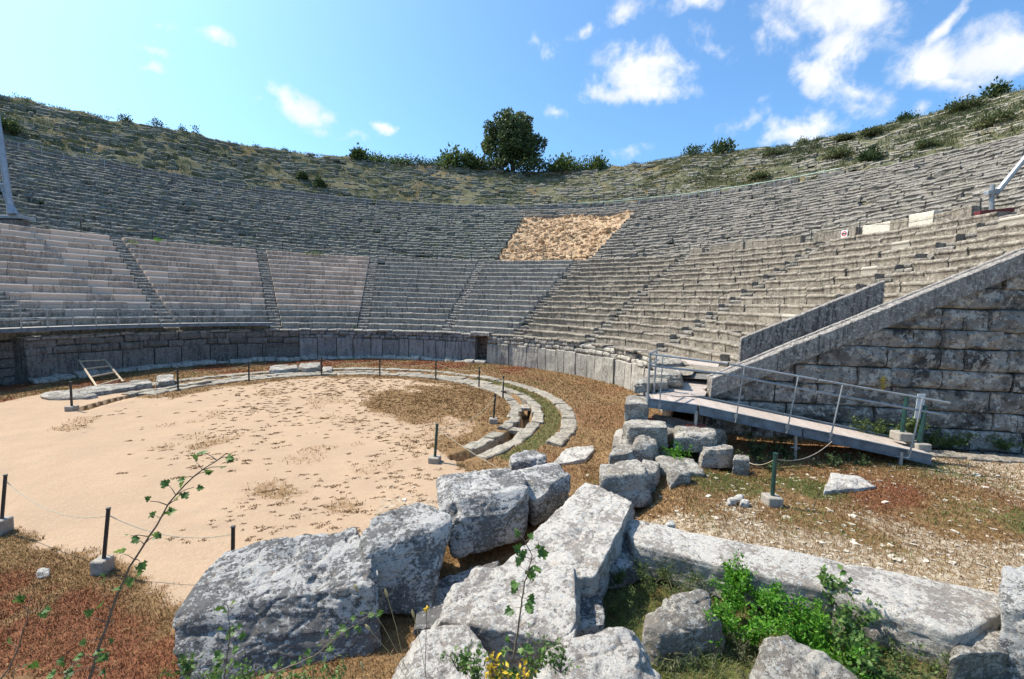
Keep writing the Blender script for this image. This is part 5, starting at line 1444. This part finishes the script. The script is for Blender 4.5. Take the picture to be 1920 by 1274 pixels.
for q in range(60): leaves(mb, [c + rng.normal(0, 1, 3) * [.04, .04, .12]], [rng.normal(0, 1, 3)], .08)
fl = mb.build('wall_flower', M['yellow']); tag(fl, 'small yellow flower spike growing from the retaining wall', 'flower')

leafy('weed_clump', 'dark green weeds in the shade just right of the long slab', [at(1165, 1075, .35), at(1200, 1055, .4), at(1150, 1130, .3), at(1180, 1110, .35)], 1500, .2, .05, 'bushlight', asp=.3)
leafy('weed_clump', 'mixed fine weeds between the slab and the brightest bush', [at(1250, 1060, .4), at(1300, 1065, .45), at(1270, 1095, .35), at(1225, 1085, .35), at(1320, 1110, .35)], 2200, .22, .045, 'bushlight', asp=.3)
leafy('weed_clump', 'fine dry weeds between the two pale stones at the bottom edge', [at(1290, 1230, .25), at(1340, 1250, .25), at(1390, 1215, .3), at(1250, 1255, .25), at(1400, 1265, .25)], 1500, .2, .045, 'olive', asp=.3)
# grass patch right of the slab
def grass_patch():
    mb = MB()
    n = 26000
    px = rng.uniform(1110, 1800, n); py = rng.uniform(1020, 1330, n)
    P = np.array([at(x, y, .12) for x, y in zip(px[:4200], py[:4200])])
    P = np.repeat(P, 5, 0) + rng.normal(0, .05, (len(P) * 5, 3)) * [1, 1, 0]
    kd = (P[:, :2] - KA) @ KN
    lat, hd = lathd(P)
    cl = fbm(np.column_stack([P[:, :2] * 1.6, 0 * P[:, 0]]), 3)
    keep = (kd < -.55) & (lat > 1.0) & (rng.random(len(P)) < np.clip(.55 + 1.2 * cl, .08, 1))
    P = P[keep]; P[:, 2] = gheight(P[:, 0], P[:, 1]) - .02
    blades(mb, P, rng.uniform(.1, .5, len(P)) * np.clip(.7 + .9 * fbm(P * 1.1, 2), .3, 1.5), 1.1, rng.uniform(.004, .009, len(P)), np.clip(rng.random(len(P)) ** 1.2 + .4 * fbm(P * 2.2, 2), 0, 1))
    tag(mb.build('tall_grass', M['grassgreen']), kind='stuff')
grass_patch()

def sapling(name, lab, pix, hd, r0, leafn, size, mt='lobe', cat='sapling', side=.09, stemw=1.0, hd1=None):
    hs = np.linspace(hd, hd1 or hd, len(pix))
    pts = np.array([athd(x, y, h) for (x, y), h in zip(pix, hs)])
    e = empty(name, pts[0], lab, cat)
    t = np.linspace(0, 1, 24); d_ = np.concatenate([[0], np.cumsum(np.linalg.norm(np.diff(pts, axis=0), axis=1))]); d_ /= d_[-1]
    C_ = np.stack([np.interp(t, d_, pts[:, i]) for i in range(3)], 1)
    C_[1:-1] += rng.normal(0, .004, (22, 3))
    mb = MB(); tube(mb, C_, np.linspace(r0, r0 * .3, 24) * stemw, 6)
    lm = MB()
    leafn = int(leafn * 1.6)
    for k in range(leafn):
        u = (k + .5 + rng.uniform(-.3, .3)) / leafn; i = u * 23; p = np.array([np.interp(i, np.arange(24), C_[:, j]) for j in range(3)])
        for sgn in ((1, -1) if rng.random() < .7 else (rng.choice([-1, 1]),)):
            o = RT * sgn * side * rng.uniform(.5, 1.2) + np.array([0, 0, side * rng.uniform(-.1, .8)]) + FH * rng.normal() * side * .5
            q = p + o; tube(mb, [p, p + o * .5 + [0, 0, .01], q], [r0 * .35, r0 * .25, r0 * .2], 4)
            for v in range(int(rng.integers(1, 4))):
                dd = o / np.linalg.norm(o) + rng.normal(0, .55, 3)
                lobed(lm, q + rng.normal(0, .01, 3), dd, np.array([0, 0, 1.]) - FH * .5 + rng.normal(0, .5, 3), size * rng.uniform(.6, 1.2), (np.clip(rng.normal(.45, .25), 0, 1), 0, .5, 1))
    mb.build('stem', M['stem'], e); lm.build('foliage', M[mt], e)
sapling('sapling', 'tall thin leaning sapling with lobed leaves at lower left', [(160, 1300), (185, 1215), (215, 1130), (245, 1060), (290, 990), (330, 925), (375, 885), (425, 850)], 3.4, .013, 11, .07)
sapling('sapling', 'upright climbing plant with lobed leaves in front of the pale block', [(962, 1235), (975, 1150), (985, 1090), (998, 1040), (978, 1005)], 4.3, .012, 7, .1, side=.08)
sapling('sapling', 'leafy twig in front of the biggest boulder, left one', [(415, 1310), (425, 1240), (432, 1180), (425, 1130)], 3.7, .008, 6, .06, side=.06)
sapling('sapling', 'low leafy sprig at the bottom edge under the biggest boulder', [(480, 1320), (520, 1260), (590, 1230), (640, 1190), (700, 1150)], 3.7, .008, 9, .055, side=.06)
sapling('sapling', 'broad leaved sprig in the bottom left corner', [(-20, 1300), (20, 1250), (45, 1180), (60, 1120)], 2.9, .007, 2, .075, side=.08)
sapling('sapling', 'small leafy sprig beside the tall leaning sapling', [(110, 1310), (125, 1260), (150, 1235)], 3.3, .007, 3, .065, side=.07)
leafy('weed_clump', 'green leafy weeds among the boulders at the bottom centre', [athd(870, 1235, 4.35), athd(905, 1250, 4.3), athd(960, 1255, 4.3), athd(1000, 1225, 4.5), athd(1040, 1215, 4.6), athd(935, 1275, 4.1)], 1000, .14, .05, 'lobe', asp=.6)
leafy('yellow_plant', 'yellowing leaves at the bottom centre between two pale boulders', [athd(925, 1240, 4.15), athd(945, 1258, 4.1), athd(915, 1262, 4.1), athd(985, 1262, 4.1)], 110, .08, .06, 'yellow', cat='plant')
leafy('weed_clump', 'dark green weeds along the bottom edge under the biggest boulder', [athd(390, 1262, 3.8), athd(450, 1268, 3.8), athd(560, 1262, 3.9), athd(620, 1255, 4.0), athd(520, 1275, 3.8), athd(350, 1240, 3.9)], 900, .12, .045, 'lobe')
# foxtail grass heads on thin stalks
for (x, y, x2, y2, lab) in [(672, 1108, 765, 1200, 'drooping straw coloured seed head, leftmost of the foxtails'), (726, 1118, 760, 1195, 'upright straw coloured seed head right of the leftmost foxtail'), (776, 1157, 800, 1215, 'smallest pale foxtail above the bottom boulder'), (694, 1182, 780, 1240, 'pale foxtail low in the gap between the boulders'), (680, 1254, 700, 1300, 'pale foxtail at the bottom edge')]:
    h = 4.0; a, b = athd(x2, y2 + 60, h), athd(x, y, h)
    e = empty('foxtail_grass', a, lab, 'grass', 'foxtail seed heads')
    mb = MB(); m = (a + b) / 2 + [0, 0, .05]; tube(mb, [a, m, b], .0025, 4); mb.build('stalk', M['straw'], e)
    mb = MB(); dd = (b - m) / np.linalg.norm(b - m); tube(mb, [b - dd * .005, b + dd * .02, b + dd * .05, b + dd * .075], [.006, .014, .013, .004], 7); mb.build('seed_head', M['straw'], e)
mb = MB(); c = athd(800, 1142, 4.0)
tube(mb, [athd(797, 1270, 4.0), c], .003, 4)
st = mb.build('orange_flower', M['stem']); tag(st, 'small orange flower on a thin stalk above the pale block', 'flower')
mb = MB()
for q in range(9): leaves(mb, [c], [rng.normal(0, 1, 3)], .04)
mb.build('petals', M['yellow'], st)

# ------------------------------------------------------------------ light, sky, camera
SUN_AZ, SUN_EL = math.radians(-47), math.radians(53)
sd = np.array([math.sin(SUN_AZ) * math.cos(SUN_EL), math.cos(SUN_AZ) * math.cos(SUN_EL), math.sin(SUN_EL)])
L = bpy.data.lights.new('sun', 'SUN'); L.energy = 5.0; L.angle = math.radians(.53); L.color = (1, .93, .82)
so = bpy.data.objects.new('sun', L); C.objects.link(so)
so.rotation_euler = Vector(-sd).to_track_quat('-Z', 'Y').to_euler(); so.location = (-30, 20, 60)

def make_world():
    w = bpy.data.worlds.new('World'); bpy.context.scene.world = w; w.use_nodes = True
    nt = w.node_tree; nt.nodes.clear(); g = NG(nt)
    out = g.n('ShaderNodeOutputWorld'); bg = g.n('ShaderNodeBackground'); g.l(bg.outputs[0], out.inputs[0])
    sky = g.n('ShaderNodeTexSky', sky_type='NISHITA'); sky.sun_disc = False
    sky.sun_elevation = SUN_EL; sky.sun_rotation = SUN_AZ
    sky.air_density = 1.0; sky.dust_density = 3.0; sky.ozone_density = 2.0; sky.altitude = 600
    col = g.mix(1.0, sky.outputs[0], (.72, 1.06, 1.24), 'MULTIPLY')
    tc = g.n('ShaderNodeTexCoord'); dirv = tc.outputs['Generated']
    def dirn(px, py): d = ray(px, py); return d / np.linalg.norm(d)
    clouds = [(1200, 138, 80, 56, 0, 1), (1195, 175, 92, 22, 0, .9), (1225, 110, 45, 40, 0, .8), (560, 205, 62, 24, .45, .95), (610, 222, 38, 14, .1, .6), (600, 245, 30, 10, .1, .35), (413, 72, 30, 18, .2, .9), (712, 238, 26, 14, 0, .7), (665, 255, 36, 12, 0, .45),
              (1040, 215, 22, 14, .4, .6), (1035, 88, 24, 22, .5, .45), (1098, 52, 26, 14, -.4, .5), (1010, 75, 30, 16, .2, .35), (1180, 8, 42, 24, -.3, .65), (1300, 6, 60, 22, 0, .8), (1310, 62, 46, 26, .2, .3), (1495, 242, 62, 34, .05, .95), (1390, 225, 60, 16, -.5, .42),
              (1560, 22, 130, 62, .15, .95), (1460, 48, 70, 40, .5, .6), (1565, 95, 62, 42, -.6, .8), (1540, 138, 48, 34, .4, .8), (1620, 30, 70, 50, -.3, .9), (1610, 178, 60, 22, .35, .6), (1600, 205, 50, 20, .3, .4),
              (1760, 118, 82, 46, -.15, 1.), (1860, 100, 110, 58, -.3, 1.), (1772, 50, 16, 48, .35, .85), (1930, 75, 60, 40, 0, .9), (1800, 150, 90, 20, .1, .7), (278, 132, 22, 8, .3, .5), (272, 98, 34, 10, .3, .35), (310, 52, 36, 10, .1, .35), (480, 185, 18, 7, .3, .3), (1345, 90, 26, 16, .3, .35), (1730, 210, 18, 14, -.4, .45), (1180, 280, 30, 12, 0, .25)]
    wv = g.n('ShaderNodeVectorMath', operation='ADD'); nn = g.n('ShaderNodeTexNoise'); nn.inputs['Scale'].default_value = 12; nn.inputs['Detail'].default_value = 5
    g.l(dirv, nn.inputs['Vector'])
    sc = g.n('ShaderNodeVectorMath', operation='MULTIPLY_ADD'); g.l(nn.outputs['Color'], sc.inputs[0]); sc.inputs[1].default_value = (.05, .05, .05); sc.inputs[2].default_value = (-.025, -.025, -.025)
    g.l(dirv, wv.inputs[0]); g.l(sc.outputs[0], wv.inputs[1])
    acc = None
    for (px, py, a, b, rot, st) in clouds:
        c = dirn(px, py); ex = dirn(px + 5, py) - dirn(px - 5, py); ex /= np.linalg.norm(ex); ez = np.cross(ex, c); ez /= np.linalg.norm(ez); ex = np.cross(c, ez); 
        cr, sr = math.cos(rot), math.sin(rot)
        e1 = ex * cr - ez * sr; e2 = ex * sr + ez * cr
        k = np.linalg.norm(dirn(px + 5, py) - dirn(px - 5, py)) / 10
        k2 = np.linalg.norm(dirn(px, py + 5) - dirn(px, py - 5)) / 10
        Rm = Matrix((tuple(e1), tuple(c), tuple(e2))).transposed()
        m = g.n('ShaderNodeMapping', vector_type='TEXTURE')
        m.inputs['Location'].default_value = tuple(c); m.inputs['Rotation'].default_value = tuple(Rm.to_euler()); m.inputs['Scale'].default_value = (a * k * 1.35, .6, b * k2 * 1.35)
        g.l(wv.outputs[0], m.inputs['Vector'])
        ln = g.n('ShaderNodeVectorMath', operation='LENGTH'); g.l(m.outputs[0], ln.inputs[0])
        v = g.math('MULTIPLY', g.math('SUBTRACT', 1.0, ln.outputs['Value']), st)
        acc = v if acc is None else g.math('MAXIMUM', acc, v)
    n = g.noise(dirv, 16, 8, .62, .3); n2 = g.noise(dirv, 44, 5, .6)
    dens = g.math('ADD', acc, g.math('MULTIPLY', g.math('SUBTRACT', n, .5), 1.5))
    dens = g.math('ADD', dens, g.math('MULTIPLY', g.math('SUBTRACT', n2, .5), .8))
    al = g.ramp(dens, .02, .85, 0, 1)
    al = g.math('MULTIPLY', al, g.ramp(acc, -.12, .12, 0, .97))
    ccol = g.mix(g.ramp(g.noise(dirv, 11, 5, .6), .4, .66), (5.3, 5.3, 5.35), (4.3, 4.5, 4.9))
    col = g.mix(al, col, ccol)
    g.l(col, bg.inputs[0]); bg.inputs[1].default_value = .15
make_world()

cam = bpy.data.cameras.new('camera'); co = bpy.data.objects.new('camera', cam); C.objects.link(co)
cam.sensor_width = 36; cam.lens = 36 * FPX / 1920; cam.clip_end = 3000; cam.clip_start = .05
ct, stt = math.cos(TH), math.sin(TH)
F_ = FH * ct + np.array([0, 0, -stt]); U_ = FH * stt + np.array([0, 0, ct])
c, s = math.cos(RHO), math.sin(RHO)
xc = RT * c + U_ * s; yc = -RT * s + U_ * c
mw = Matrix((tuple(xc), tuple(yc), tuple(-F_))).transposed().to_4x4(); mw.translation = Vector(CAM)
co.matrix_world = mw
bpy.context.scene.camera = co
sc = bpy.context.scene
sc.view_settings.view_transform = 'Standard'; sc.view_settings.look = 'None'; sc.view_settings.exposure = .55; sc.view_settings.gamma = 1
sc.cycles.max_bounces = 6
